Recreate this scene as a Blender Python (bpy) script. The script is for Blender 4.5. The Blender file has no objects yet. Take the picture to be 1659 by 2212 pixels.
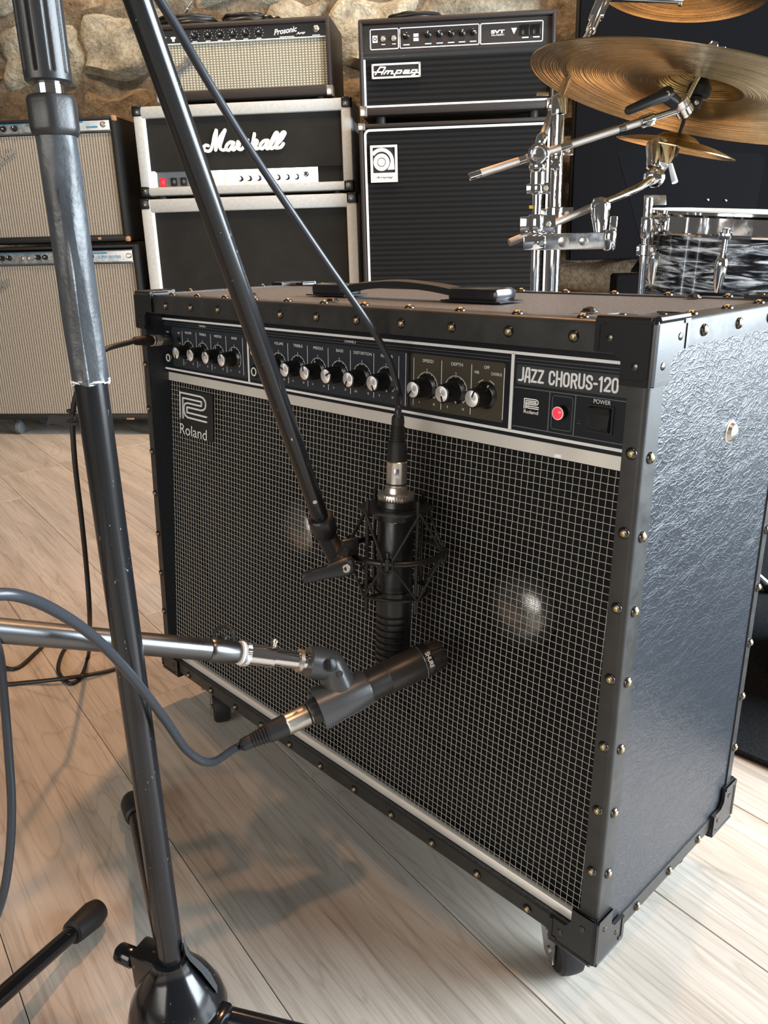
import bpy, bmesh, math, random
from mathutils import Vector, Matrix
random.seed(7)
SC = bpy.context.scene
COL = SC.collection
PI = math.pi

# ------------------------------------------------------------------ camera
cd = bpy.data.cameras.new('camera')
cd.sensor_fit = 'VERTICAL'; cd.sensor_height = 36.0
cd.lens = 27.91883
cd.shift_x = -12.2/2212; cd.shift_y = -28.66/2212
cd.clip_start = 0.02; cd.clip_end = 60
cam = bpy.data.objects.new('camera', cd); COL.objects.link(cam)
cR = Vector((0.69347, 0.72009, -0.02399)); cU = Vector((-0.20485, 0.22897, 0.95163)); cF = Vector((-0.69075, 0.65502, -0.30629))
cam.matrix_world = Matrix(((cR.x, cU.x, -cF.x, 1.03831), (cR.y, cU.y, -cF.y, -0.49737), (cR.z, cU.z, -cF.z, 0.67906), (0, 0, 0, 1)))
SC.camera = cam

# ------------------------------------------------------------------ world, lights, exposure
wd = bpy.data.worlds.new('room_ambient'); SC.world = wd; wd.use_nodes = True
wd.node_tree.nodes['Background'].inputs[0].default_value = (1.0, 0.93, 0.86, 1)
wd.node_tree.nodes['Background'].inputs[1].default_value = 0.095

def area(name, loc, target, sx, sy, power, col, spread=PI):
    l = bpy.data.lights.new(name, 'AREA'); l.shape = 'RECTANGLE'; l.size = sx; l.size_y = sy
    l.energy = power; l.color = col; l.spread = spread
    o = bpy.data.objects.new(name, l); COL.objects.link(o); o.location = loc
    o.rotation_euler = (Vector(target)-Vector(loc)).to_track_quat('-Z', 'Y').to_euler()
    return o
def spot(name, loc, target, power, col, angle=1.2, blend=.6, rad=.05):
    l = bpy.data.lights.new(name, 'SPOT'); l.energy = power; l.color = col
    l.spot_size = angle; l.spot_blend = blend; l.shadow_soft_size = rad
    o = bpy.data.objects.new(name, l); COL.objects.link(o); o.location = loc
    o.rotation_euler = (Vector(target)-Vector(loc)).to_track_quat('-Z', 'Y').to_euler()
    return o
# daylight through the wide low window to the right, behind the drums
area('window_daylight', (2.75, 2.05, 1.2), (0.0, -0.2, 0.45), 2.4, 2.0, 420, (0.80, 0.91, 1.0))
# fill light added behind the camera for the amplifier front and chrome
area('front_fill', (1.0, -3.4, 1.25), (-0.3, 0.5, 0.75), 2.6, 1.5, 72, (1.0, 0.95, 0.88))
# warm ceiling spots over the backline
spot('ceiling_spot', (-0.45, 0.8, 2.45), (-0.45, 0.0, 0.0), 105, (1.0, 0.49, 0.22), 1.7, .8, .05)
spot('ceiling_spot', (-1.35, 0.45, 2.45), (-1.9, 1.2, 0.9), 85, (1.0, 0.70, 0.45), 1.6, .8, .05)
spot('ceiling_spot', (-0.55, 1.35, 2.45), (-1.2, 2.0, 1.0), 80, (1.0, 0.70, 0.45), 1.6, .8, .05)
spot('ceiling_spot', (0.55, 1.25, 2.45), (0.4, 0.85, 0.9), 60, (1.0, 0.60, 0.32), 1.3, .8, .05)
spot('ceiling_spot', (1.35, 0.12, 2.45), (0.42, -0.15, 0.0), 42, (1.0, 0.54, 0.28), 1.0, .7, .04)
# unseen warm fill added low behind the drums to turn cymbals orange
pl_ = bpy.data.lights.new('cymbal_fill', 'POINT'); pl_.energy = 4.5; pl_.color = (1.0, 0.55, 0.25); pl_.shadow_soft_size = .16
po_ = bpy.data.objects.new('cymbal_fill', pl_); COL.objects.link(po_); po_.location = (-0.28, 1.78, 0.32)
SC.view_settings.view_transform = 'Standard'
SC.view_settings.look = 'None'
SC.view_settings.gamma = 1.0
SC.view_settings.use_curve_mapping = False
SC.view_settings.exposure = 0.12

# ------------------------------------------------------------------ mesh helpers
def V(*a): return Vector(a[0] if len(a) == 1 else a)
def frame(d):
    d = V(d).normalized()
    a = V(0, 0, 1) if abs(d.z) < .9 else V(1, 0, 0)
    x = a.cross(d).normalized(); y = d.cross(x)
    return x, y, d
def crom(pts, k=6, closed=False):
    pts = [V(p) for p in pts]; n = len(pts); out = []
    rng = range(n) if closed else range(n-1)
    for i in rng:
        p1 = pts[i]; p2 = pts[(i+1) % n]
        p0 = pts[(i-1) % n] if (closed or i > 0) else p1*2-p2
        p3 = pts[(i+2) % n] if (closed or i+2 < n) else p2*2-p1
        for j in range(k):
            t = j/k
            out.append(.5*((2*p1)+(p2-p0)*t+(2*p0-5*p1+4*p2-p3)*t*t+(3*p1-p0-3*p2+p3)*t**3))
    if not closed: out.append(pts[-1])
    return out

class MB:
    def __init__(self): self.v = []; self.f = []; self.m = []; self.mi = 0; self.xf = None
    def add(self, vs, fs):
        b = len(self.v)
        for p in vs:
            p = V(p)
            if self.xf: p = V(self.xf(p))
            self.v.append(p)
        for f in fs: self.f.append([b+i for i in f]); self.m.append(self.mi)
        return self
    def box(self, x0, x1, y0, y1, z0, z1):
        vs = [(x, y, z) for z in (z0, z1) for y in (y0, y1) for x in (x0, x1)]
        return self.add(vs, [(0, 2, 3, 1), (4, 5, 7, 6), (0, 1, 5, 4), (2, 6, 7, 3), (0, 4, 6, 2), (1, 3, 7, 5)])
    def rbox(self, x0, x1, y0, y1, z0, z1, r=.003, seg=2, xf=None):
        bm = bmesh.new(); bmesh.ops.create_cube(bm, size=1.0)
        for v in bm.verts:
            v.co = V((x0+x1)/2+v.co.x*(x1-x0), (y0+y1)/2+v.co.y*(y1-y0), (z0+z1)/2+v.co.z*(z1-z0))
        bmesh.ops.bevel(bm, geom=list(bm.edges), offset=r, segments=seg, profile=.5, affect='EDGES')
        bm.verts.index_update()
        vs = [xf(v.co) if xf else v.co.copy() for v in bm.verts]; fs = [[v.index for v in f.verts] for f in bm.faces]
        bm.free(); return self.add(vs, fs)
    def obox(self, c, ax, ay, az, hx, hy, hz, r=.001):
        c, ax, ay, az = V(c), V(ax).normalized(), V(ay).normalized(), V(az).normalized()
        return self.rbox(-hx, hx, -hy, hy, -hz, hz, r, 2, lambda p: c+ax*p.x+ay*p.y+az*p.z)
    def rings(self, rings, caps=True, closed=False):
        n = len(rings[0]); vs = [p for r in rings for p in r]; fs = []
        m = len(rings)
        for i in range(m if closed else m-1):
            a = i*n; b = ((i+1) % m)*n
            for j in range(n):
                k = (j+1) % n; fs.append((a+j, a+k, b+k, b+j))
        if caps and not closed:
            fs.append(tuple(range(n-1, -1, -1))); fs.append(tuple((m-1)*n+j for j in range(n)))
        return self.add(vs, fs)
    def tube(self, path, r, n=10, caps=True, closed=False):
        path = [V(p) for p in path]; m = len(path); R = []
        rr = r if isinstance(r, (list, tuple)) else [r]*m
        x = None
        for i in range(m):
            if closed: t = path[(i+1) % m]-path[(i-1) % m]
            else: t = path[min(i+1, m-1)]-path[max(i-1, 0)]
            t.normalize()
            if x is None: x, y, _ = frame(t)
            else:
                x = (x-t*x.dot(t)); x.normalize(); y = t.cross(x)
            R.append([path[i]+(x*math.cos(2*PI*j/n)+y*math.sin(2*PI*j/n))*rr[i] for j in range(n)])
        return self.rings(R, caps, closed)
    def cyl(self, p0, p1, r0, r1=None, n=24): return self.lathe(p0, V(p1)-V(p0), [(0, r0), ((V(p1)-V(p0)).length, r0 if r1 is None else r1)], n)
    def lathe(self, p0, d, prof, n=32, flute=None, a0=0, caps=True):
        p0 = V(p0); x, y, z = frame(d); R = []
        for t, r in prof:
            ring = []
            for j in range(n):
                a = a0+2*PI*j/n; q = r*(flute(a, t) if flute else 1)
                ring.append(p0+z*t+(x*math.cos(a)+y*math.sin(a))*max(q, 1e-5))
            R.append(ring)
        return self.rings(R, caps)
    def torus(self, c, d, R, r, n=48, k=10, a0=0, a1=2*PI):
        c = V(c); x, y, z = frame(d); full = abs(a1-a0-2*PI) < 1e-6
        m = n if full else n+1
        return self.tube([c+(x*math.cos(a0+(a1-a0)*i/n)+y*math.sin(a0+(a1-a0)*i/n))*R for i in range(m)], r, k, True, full)
    def prism(self, poly, fr, h0, h1):
        o, x, y, z = [V(q) for q in fr]; n = len(poly)
        vs = [o+x*p[0]+y*p[1]+z*h0 for p in poly]+[o+x*p[0]+y*p[1]+z*h1 for p in poly]
        fs = [tuple(range(n-1, -1, -1)), tuple(range(n, 2*n))]+[(i, (i+1) % n, n+(i+1) % n, n+i) for i in range(n)]
        return self.add(vs, fs)
    def stroke(self, pts, w, fr, h0, h1, n=10):
        """flat brush stroke: boxes along a 2D path with round joints"""
        o, x, y, z = [V(q) for q in fr]
        for i in range(len(pts)-1):
            a = V(pts[i][0], pts[i][1], 0); b = V(pts[i+1][0], pts[i+1][1], 0); d = b-a
            if d.length < 1e-7: continue
            nrm = V(-d.y, d.x, 0).normalized()*(w/2)
            self.prism([(a-nrm)[:2], (b-nrm)[:2], (b+nrm)[:2], (a+nrm)[:2]], fr, h0, h1+(i % 5)*.003*w)
        for i, p in enumerate(pts):
            self.prism([(p[0]+w/2*math.cos(2*PI*j/n), p[1]+w/2*math.sin(2*PI*j/n)) for j in range(n)], fr, h0, h1+.018*w+(i % 7)*.003*w)
        return self
    def sphere(self, c, r, n=16, sq=(1, 1, 1)):
        c = V(c); R = []
        for i in range(1, n//2):
            a = PI*i/(n//2)
            R.append([c+V(sq[0]*r*math.sin(a)*math.cos(2*PI*j/n), sq[1]*r*math.sin(a)*math.sin(2*PI*j/n), -sq[2]*r*math.cos(a)) for j in range(n)])
        return self.rings(R)
    def mesh(self, name, mats, ang=35):
        me = bpy.data.meshes.new(name); me.from_pydata([tuple(p) for p in self.v], [], self.f)
        for m in (mats if isinstance(mats, (list, tuple)) else [mats]): me.materials.append(m)
        me.polygons.foreach_set('material_index', self.m)
        me.polygons.foreach_set('use_smooth', [True]*len(self.f))
        me.update(); me.set_sharp_from_angle(angle=math.radians(ang))
        return me
    def build(self, name, mats, parent=None, world=False, ang=35):
        if world and parent:
            q = parent
            while q.parent: q = q.parent
            L = q.location.copy(); self.v = [p-L for p in self.v]
        o = bpy.data.objects.new(name, self.mesh(name, mats, ang)); COL.objects.link(o)
        if parent: o.parent = parent
        return o
def tag(o, label, cat=None, group=None, kind=None):
    if label: o['label'] = label
    if cat: o['category'] = cat
    if group: o['group'] = group
    if kind: o['kind'] = kind
    return o
def thing(name, label, cat, loc=(0, 0, 0), rz=0, group=None):
    o = bpy.data.objects.new(name, None); COL.objects.link(o); o.empty_display_size = .05
    o.location = loc; o.rotation_euler = (0, 0, rz)
    return tag(o, label, cat, group)
def inst(name, me, parent, M):
    o = bpy.data.objects.new(name, me); COL.objects.link(o); o.parent = parent; o.matrix_local = M; return o
def solo(mb, name, mats, label, cat, loc, group=None, kind=None):
    """a thing made of one mesh, given in world coordinates, origin at its base"""
    L = V(loc); mb.v = [p-L for p in mb.v]
    o = mb.build(name, mats); o.location = L
    return tag(o, label, cat, group, kind)
def text2d(s, size, bold=0.0, shear=0.0):
    c = bpy.data.curves.new('t', 'FONT'); c.body = s; c.size = size; c.offset = bold; c.shear = shear
    c.resolution_u = 4
    o = bpy.data.objects.new('t', c); COL.objects.link(o)
    bpy.context.view_layer.update()
    dg = bpy.context.evaluated_depsgraph_get(); me = o.evaluated_get(dg).to_mesh()
    vs = [(v.co.x, v.co.y) for v in me.vertices]; fs = [list(p.vertices) for p in me.polygons]
    o.evaluated_get(dg).to_mesh_clear(); bpy.data.objects.remove(o); bpy.data.curves.remove(c)
    return vs, fs
def put_text(mb, s, x, y, w, h, fr, z, bold=0.0, shear=0.0, rot=0.0):
    """lettering fitted into width w and cap height h, centred on (x, y) of the frame"""
    vs, fs = text2d(s, 1.0, bold, shear)
    x0 = min(p[0] for p in vs); x1 = max(p[0] for p in vs); y0 = min(p[1] for p in vs); y1 = max(p[1] for p in vs)
    sx = w/(x1-x0) if w else h/(y1-y0); sy = h/(y1-y0)
    o, X, Y, Z = [V(q) for q in fr]; c, sn = math.cos(rot), math.sin(rot)
    out = []
    for p in vs:
        a = (p[0]-(x0+x1)/2)*sx; b = (p[1]-(y0+y1)/2)*sy
        out.append(o+X*(x+a*c-b*sn)+Y*(y+a*sn+b*c)+Z*z)
    mb.add(out, fs)

# ------------------------------------------------------------------ material helpers
def nodes(name):
    m = bpy.data.materials.new(name); m.use_nodes = True; t = m.node_tree
    return m, t, t.nodes['Principled BSDF'], t.nodes.new('ShaderNodeTexCoord')
def mapping(t, tc, scale=(1, 1, 1), rot=(0, 0, 0), src='Object'):
    n = t.nodes.new('ShaderNodeMapping'); n.inputs['Scale'].default_value = scale; n.inputs['Rotation'].default_value = rot
    t.links.new(tc.outputs[src], n.inputs['Vector']); return n.outputs['Vector']
def noise(t, vec, scale, detail=4, rough=.5, dist=0):
    n = t.nodes.new('ShaderNodeTexNoise'); n.inputs['Scale'].default_value = scale; n.inputs['Detail'].default_value = detail
    n.inputs['Roughness'].default_value = rough; n.inputs['Distortion'].default_value = dist
    if vec: t.links.new(vec, n.inputs['Vector'])
    return n
def ramp(t, fac, stops):
    n = t.nodes.new('ShaderNodeValToRGB'); e = n.color_ramp.elements
    while len(e) < len(stops): e.new(.5)
    for i, (p, c) in enumerate(stops): e[i].position = p; e[i].color = (c[0], c[1], c[2], 1)
    t.links.new(fac, n.inputs['Fac']); return n.outputs['Color']
def bump(t, b, h, strength, dist=.001, normal=None):
    n = t.nodes.new('ShaderNodeBump'); n.inputs['Strength'].default_value = strength; n.inputs['Distance'].default_value = dist
    t.links.new(h, n.inputs['Height'])
    if normal: t.links.new(normal, n.inputs['Normal'])
    t.links.new(n.outputs['Normal'], b.inputs['Normal']); return n.outputs['Normal']
def math_(t, op, a, b=None):
    n = t.nodes.new('ShaderNodeMath'); n.operation = op
    for i, q in enumerate((a, b)):
        if q is None: continue
        if isinstance(q, (int, float)): n.inputs[i].default_value = q
        else: t.links.new(q, n.inputs[i])
    return n.outputs[0]
def M(name, base, rough=.5, metal=0.0, spec=.5, bmp=None, var=None, coat=0.0, rvar=None, em=None):
    m, t, b, tc = nodes(name)
    b.inputs['Base Color'].default_value = (*base, 1); b.inputs['Roughness'].default_value = rough
    b.inputs['Metallic'].default_value = metal; b.inputs['Specular IOR Level'].default_value = spec
    b.inputs['Coat Weight'].default_value = coat
    vec = mapping(t, tc)
    if var:   # (second colour, scale)
        n = noise(t, vec, var[1], 5, .6)
        t.links.new(ramp(t, n.outputs['Fac'], [(.35, base), (.7, var[0])]), b.inputs['Base Color'])
    if rvar:  # (rough low, rough high, scale)
        n = noise(t, vec, rvar[2], 5, .65)
        mr = t.nodes.new('ShaderNodeMapRange'); mr.inputs[3].default_value = rvar[0]; mr.inputs[4].default_value = rvar[1]
        mr.inputs[1].default_value = .3; mr.inputs[2].default_value = .7
        t.links.new(n.outputs['Fac'], mr.inputs[0]); t.links.new(mr.outputs[0], b.inputs['Roughness'])
    if bmp:   # (scale, strength, distance)
        n = noise(t, vec, bmp[0], 4, .6); bump(t, b, n.outputs['Fac'], bmp[1], bmp[2])
    if em:
        b.inputs['Emission Color'].default_value = (*em[0], 1); b.inputs['Emission Strength'].default_value = em[1]
    return m

# ------------------------------------------------------------------ materials
def leather(name, base, scale, strength, rough, spec=.5):
    m, t, b, tc = nodes(name)
    b.inputs['Base Color'].default_value = (*base, 1); b.inputs['Roughness'].default_value = rough; b.inputs['Specular IOR Level'].default_value = spec
    vec = mapping(t, tc, (1, .50, 1.0), (.45, 0, 0))
    dn = noise(t, vec, scale*.35, 3, .5)
    mx = t.nodes.new('ShaderNodeMix'); mx.data_type = 'VECTOR'; mx.inputs[0].default_value = .03
    t.links.new(vec, mx.inputs[4]); t.links.new(dn.outputs['Color'], mx.inputs[5])
    hs = []
    for s, k in ((scale, 1.0), (scale*1.9, .55)):
        v = t.nodes.new('ShaderNodeTexVoronoi'); v.feature = 'DISTANCE_TO_EDGE'; v.inputs['Scale'].default_value = s
        t.links.new(mx.outputs[1], v.inputs['Vector'])
        mr = t.nodes.new('ShaderNodeMapRange'); mr.inputs[1].default_value = 0; mr.inputs[2].default_value = .13
        mr.interpolation_type = 'SMOOTHSTEP'; mr.inputs[3].default_value = k; mr.inputs[4].default_value = 0
        t.links.new(v.outputs['Distance'], mr.inputs[0]); hs.append(mr.outputs[0])
    h = math_(t, 'ADD', hs[0], hs[1]); bump(t, b, h, strength, .0006)
    return m
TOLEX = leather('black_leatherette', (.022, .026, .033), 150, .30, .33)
TOLEX_TOP = M('daylit_black_leatherette', (.05, .052, .054), .5, 0, .5, (420, .6, .0008), ((.16, .163, .165), 300))  # speckled top covering, its colours lightened for the daylight grazing it
TRIM = M('dark_grey_vinyl_edging', (.023, .023, .022), .42, 0, .45, None, ((.036, .036, .034), 35), rvar=(.34, .52, 60))
CAPB = M('black_plastic_corner', (.014, .014, .015), .28, 0, .5, (900, .12, .0003))
NICKEL = M('nickel', (.62, .58, .52), .32, 1)
BRASS = M('aged_brass', (.50, .38, .20), .4, 1)
STUDM = M('dark_nickel_stud', (.11, .10, .09), .28, 1)
CHROME = M('chrome', (.80, .80, .81), .06, 1, rvar=(.03, .10, 30))
CHROME_D = M('brushed_chrome', (.62, .63, .64), .22, 1, rvar=(.16, .32, 60))
KNURL = M('knurled_steel', (.46, .42, .38), .38, 1, .5, (1800, .8, .0006))
ALU = M('brushed_aluminium_bar', (.80, .77, .71), .42, .45, rvar=(.34, .5, 25))
PANEL = M('panel_black_navy', (.006, .008, .012), .35)
SLATE = M('panel_slate', (.020, .025, .033), .42)
SLATE2 = M('panel_slate_light', (.030, .034, .038), .42)
OLIVE = M('panel_olive', (.050, .042, .027), .42)
PSILVER = M('panel_silver_line', (.74, .75, .75), .45, .05)
PWHITE = M('panel_white_print', (.80, .80, .78), .5)
PGREY = M('panel_grey_line', (.10, .11, .12), .45)
BLACKP = M('black_knob_plastic', (.006, .006, .006), .25)
BLACKM = M('matt_black', (.010, .010, .010), .6)
BLACKS = M('satin_black_metal', (.009, .009, .0095), .32, 0, .5, rvar=(.26, .4, 80))
BLACKG = M('gloss_black_paint', (.012, .012, .014), .16, 0, .6, rvar=(.1, .3, 40))
RUBBER = M('black_rubber', (.012, .012, .0125), .55, 0, .4)
DYNM = M('charcoal_enamel', (.030, .028, .027), .36, 0, .5, (900, .1, .0003))
CLIPM = M('satin_clip_plastic', (.055, .056, .058), .3, 0, .6, (700, .2, .0004))
CAST = M('grey_black_cast', (.017, .0175, .019), .38, 0, .5, (700, .25, .0004))
REDLENS = M('red_pilot_lens', (.7, .01, .02), .15, em=((1.0, .02, .03), 2.2))
WHITEP = M('white_plastic', (.82, .83, .82), .4)
CABLEG = M('slate_grey_cable', (.026, .030, .037), .33, 0, .45)
CABLEB = M('black_cable', (.010, .010, .010), .45)
CONE = M('speaker_cone_paper', (.014, .013, .012), .8)
DUST = M('aluminium_dust_cap', (.80, .78, .75), .26, .92)
def spun():
    m, t, b, tc = nodes('spun_aluminium')
    b.inputs['Base Color'].default_value = (.88, .88, .88, 1); b.inputs['Metallic'].default_value = .7; b.inputs['Roughness'].default_value = .4
    b.inputs['Anisotropic'].default_value = .85
    tn = t.nodes.new('ShaderNodeTangent'); tn.direction_type = 'RADIAL'; tn.axis = 'Y'
    t.links.new(tn.outputs[0], b.inputs['Tangent']); return m
SPUN = spun()
def weave():
    m, t, b, tc = nodes('open_weave_grille_cloth')
    b.inputs['Base Color'].default_value = (.006, .006, .006, 1); b.inputs['Roughness'].default_value = .9
    b.inputs['Specular IOR Level'].default_value = .1
    sx = t.nodes.new('ShaderNodeSeparateXYZ'); t.links.new(tc.outputs['Object'], sx.inputs[0])
    hs = []
    for k in ('X', 'Z'):
        f = math_(t, 'FRACT', math_(t, 'DIVIDE', sx.outputs[k], .001625)); hs.append(math_(t, 'GREATER_THAN', f, .30))
    hole = math_(t, 'MULTIPLY', hs[0], hs[1]); t.links.new(math_(t, 'SUBTRACT', 1.0, hole), b.inputs['Alpha'])
    return m
WEAVE = weave()
THREAD = M('silver_grille_thread', (.60, .58, .52), .4, .15)
def wood():
    m, t, b, tc = nodes('pale_oak_laminate')
    oi = t.nodes.new('ShaderNodeObjectInfo')
    mul = t.nodes.new('ShaderNodeVectorMath'); mul.operation = 'SCALE'; mul.inputs[0].default_value = (37.0, 19.0, 0.0)
    t.links.new(oi.outputs['Random'], mul.inputs['Scale'])
    add = t.nodes.new('ShaderNodeVectorMath'); add.operation = 'ADD'
    t.links.new(tc.outputs['Object'], add.inputs[0]); t.links.new(mul.outputs[0], add.inputs[1])
    def mp(s):
        n = t.nodes.new('ShaderNodeMapping'); n.inputs['Scale'].default_value = s; t.links.new(add.outputs[0], n.inputs['Vector']); return n.outputs[0]
    big = noise(t, mp((.9, 5.5, 1)), 1.6, 2, .5, .4)          # cathedral figure
    rings = math_(t, 'FRACT', math_(t, 'MULTIPLY', big.outputs['Fac'], 17))
    line = math_(t, 'ABSOLUTE', math_(t, 'SUBTRACT', rings, .5))
    fine = noise(t, mp((4, 150, 1)), 1.0, 4, .75)
    mid = noise(t, mp((2.2, 24, 1)), 1.0, 4, .6)
    c1 = ramp(t, mid.outputs['Fac'], [(.25, (.40, .36, .305)), (.5, (.52, .475, .415)), (.78, (.60, .56, .50))])
    mx = t.nodes.new('ShaderNodeMix'); mx.data_type = 'RGBA'; mx.blend_type = 'MULTIPLY'
    t.links.new(c1, mx.inputs[6]); t.links.new(ramp(t, line, [(0.0, (.80, .77, .73)), (.10, (1, 1, 1))]), mx.inputs[7]); mx.inputs[0].default_value = .7
    mx2 = t.nodes.new('ShaderNodeMix'); mx2.data_type = 'RGBA'; mx2.blend_type = 'MULTIPLY'; mx2.inputs[0].default_value = .6
    t.links.new(mx.outputs[2], mx2.inputs[6]); t.links.new(ramp(t, fine.outputs['Fac'], [(.34, (.56, .53, .49)), (.52, (1, 1, 1))]), mx2.inputs[7])
    hv = t.nodes.new('ShaderNodeHueSaturation'); hv.inputs['Saturation'].default_value = 1.0
    t.links.new(math_(t, 'ADD', .95, math_(t, 'MULTIPLY', oi.outputs['Random'], .12)), hv.inputs['Value'])
    t.links.new(mx2.outputs[2], hv.inputs['Color']); t.links.new(hv.outputs[0], b.inputs['Base Color'])
    b.inputs['Roughness'].default_value = .42; b.inputs['Specular IOR Level'].default_value = .4
    bump(t, b, fine.outputs['Fac'], .25, .0006)
    return m
WOOD = wood()
def stone(name, c1, c2, c3):
    m, t, b, tc = nodes(name)
    oi = t.nodes.new('ShaderNodeObjectInfo')
    mul = t.nodes.new('ShaderNodeVectorMath'); mul.operation = 'SCALE'; mul.inputs[0].default_value = (31.0, 17.0, 53.0)
    t.links.new(oi.outputs['Random'], mul.inputs['Scale'])
    add = t.nodes.new('ShaderNodeVectorMath'); add.operation = 'ADD'
    t.links.new(tc.outputs['Object'], add.inputs[0]); t.links.new(mul.outputs[0], add.inputs[1])
    n1 = noise(t, add.outputs[0], 9, 6, .65, .6); n2 = noise(t, add.outputs[0], 60, 5, .7)
    c = ramp(t, n1.outputs['Fac'], [(.3, c1), (.5, c2), (.72, c3)])
    mx = t.nodes.new('ShaderNodeMix'); mx.data_type = 'RGBA'; mx.blend_type = 'MULTIPLY'; mx.inputs[0].default_value = .8
    t.links.new(c, mx.inputs[6]); t.links.new(ramp(t, n2.outputs['Fac'], [(.35, (.5, .48, .45)), (.6, (1, 1, 1))]), mx.inputs[7])
    hv = t.nodes.new('ShaderNodeHueSaturation')
    t.links.new(math_(t, 'ADD', .65, math_(t, 'MULTIPLY', oi.outputs['Random'], .6)), hv.inputs['Value'])
    t.links.new(mx.outputs[2], hv.inputs['Color']); t.links.new(hv.outputs[0], b.inputs['Base Color'])
    b.inputs['Roughness'].default_value = .85; b.inputs['Specular IOR Level'].default_value = .25
    h = math_(t, 'ADD', n1.outputs['Fac'], math_(t, 'MULTIPLY', n2.outputs['Fac'], .5)); bump(t, b, h, 1.0, .022)
    return m
STONE = stone('rubble_stone', (.24, .21, .15), (.44, .41, .32), (.62, .59, .48))
STONE_B = stone('brown_stone', (.13, .09, .055), (.26, .19, .12), (.38, .31, .21))
MORTAR = stone('lime_mortar', (.14, .115, .08), (.24, .20, .15), (.34, .30, .23))
def sparkle(name, dark, lite, px, pz, mode):
    m, t, b, tc = nodes(name)
    sx = t.nodes.new('ShaderNodeSeparateXYZ'); t.links.new(tc.outputs['Object'], sx.inputs[0])
    def wv(k, p):
        return math_(t, 'ADD', .5, math_(t, 'MULTIPLY', .5, math_(t, 'SINE', math_(t, 'MULTIPLY', sx.outputs[k], 2*PI/p))))
    a = wv('X', px); c = wv('Z', pz)
    n = noise(t, mapping(t, tc), 260, 2, .5)
    f = math_(t, 'MULTIPLY', a, c) if mode == 'dots' else (a if mode == 'v' else c)
    if mode == 'v': f = math_(t, 'ADD', math_(t, 'MULTIPLY', a, .75), math_(t, 'MULTIPLY', c, .2))
    f = math_(t, 'ADD', f, math_(t, 'MULTIPLY', math_(t, 'SUBTRACT', n.outputs['Fac'], .5), .5))
    t.links.new(ramp(t, f, [(.1, dark), (.85, lite)]), b.inputs['Base Color'])
    b.inputs['Roughness'].default_value = .7; b.inputs['Specular IOR Level'].default_value = .12; bump(t, b, f, .4, .0015)
    return m
SILVERCLOTH = sparkle('silver_sparkle_cloth', (.20, .185, .14), (.66, .63, .52), .0107, .0075, 'dots')
FENDCLOTH = sparkle('grey_striped_cloth', (.15, .125, .095), (.42, .37, .30), .0098, .006, 'v')
AMPEGCLOTH = sparkle('black_ribbed_cloth', (.005, .005, .005), (.013, .0125, .012), .005, .0165, 'h')
MARSHCLOTH = M('charcoal_cloth', (.012, .012, .011), .8, 0, .2, (600, .3, .0006), ((.020, .019, .017), 6))
GREYVINYL = M('silver_grey_vinyl', (.42, .43, .41), .5, 0, .4, (300, .5, .001), ((.50, .51, .49), 90))
BROWNVINYL = M('dark_brown_vinyl', (.022, .016, .014), .5, 0, .4, (420, .8, .001))
BLACKVINYL = M('black_vinyl', (.010, .010, .010), .45, 0, .4, (420, .7, .001))
WORNWOOD = M('worn_bare_wood', (.45, .25, .11), .7, 0, .3, None, ((.25, .12, .05), 60))
BLUEPRINT = M('blue_panel_print', (.03, .22, .36), .5)
CREAM = M('white_piping', (.95, .94, .88), .45)
GOLD = M('mirrored_gold', (.70, .48, .20), .25, 1)
REDSW = M('red_rocker', (.55, .01, .02), .3, em=((1, .02, .03), .5))
FELT = M('black_acoustic_fabric', (.006, .006, .007), .95, 0, .05)
RUGM = M('black_pile_rug', (.010, .011, .012), .95, 0, .1, (900, 1.0, .004), ((.035, .038, .042), 500))
def cymb(name, c1, c2):
    m, t, b, tc = nodes(name)
    vm = t.nodes.new('ShaderNodeVectorMath'); vm.operation = 'MULTIPLY'; vm.inputs[1].default_value = (1, 1, 0)
    t.links.new(tc.outputs['Object'], vm.inputs[0])
    ln = t.nodes.new('ShaderNodeVectorMath'); ln.operation = 'LENGTH'; t.links.new(vm.outputs[0], ln.inputs[0])
    n = t.nodes.new('ShaderNodeTexNoise'); n.noise_dimensions = '1D'; n.inputs['Scale'].default_value = 420; n.inputs['Detail'].default_value = 3
    t.links.new(ln.outputs['Value'], n.inputs['W'])
    n2 = noise(t, mapping(t, tc), 14, 4, .6)
    t.links.new(ramp(t, n2.outputs['Fac'], [(.35, c1), (.7, c2)]), b.inputs['Base Color'])
    b.inputs['Metallic'].default_value = 1; b.inputs['Roughness'].default_value = .24
    bump(t, b, n.outputs['Fac'], .6, .002)
    return m
CYMB = cymb('bronze_cymbal', (.46, .34, .17), (.66, .51, .28))
def oyster():
    m, t, b, tc = nodes('black_oyster_wrap')
    sx = t.nodes.new('ShaderNodeSeparateXYZ'); t.links.new(tc.outputs['Object'], sx.inputs[0])
    an = math_(t, 'ARCTAN2', sx.outputs['Y'], sx.outputs['X'])
    cb = t.nodes.new('ShaderNodeCombineXYZ'); t.links.new(math_(t, 'MULTIPLY', an, 1.3), cb.inputs[0]); t.links.new(math_(t, 'MULTIPLY', sx.outputs['Z'], 55), cb.inputs[1])
    n = noise(t, cb.outputs[0], 1.6, 5, .62, 1.4)
    t.links.new(ramp(t, n.outputs['Fac'], [(.43, (.004, .004, .006)), (.48, (.05, .055, .065)), (.54, (.22, .24, .27)), (.60, (.75, .78, .8))]), b.inputs['Base Color'])
    b.inputs['Roughness'].default_value = .14; b.inputs['Coat Weight'].default_value = .5
    return m
OYSTER = oyster()
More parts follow.
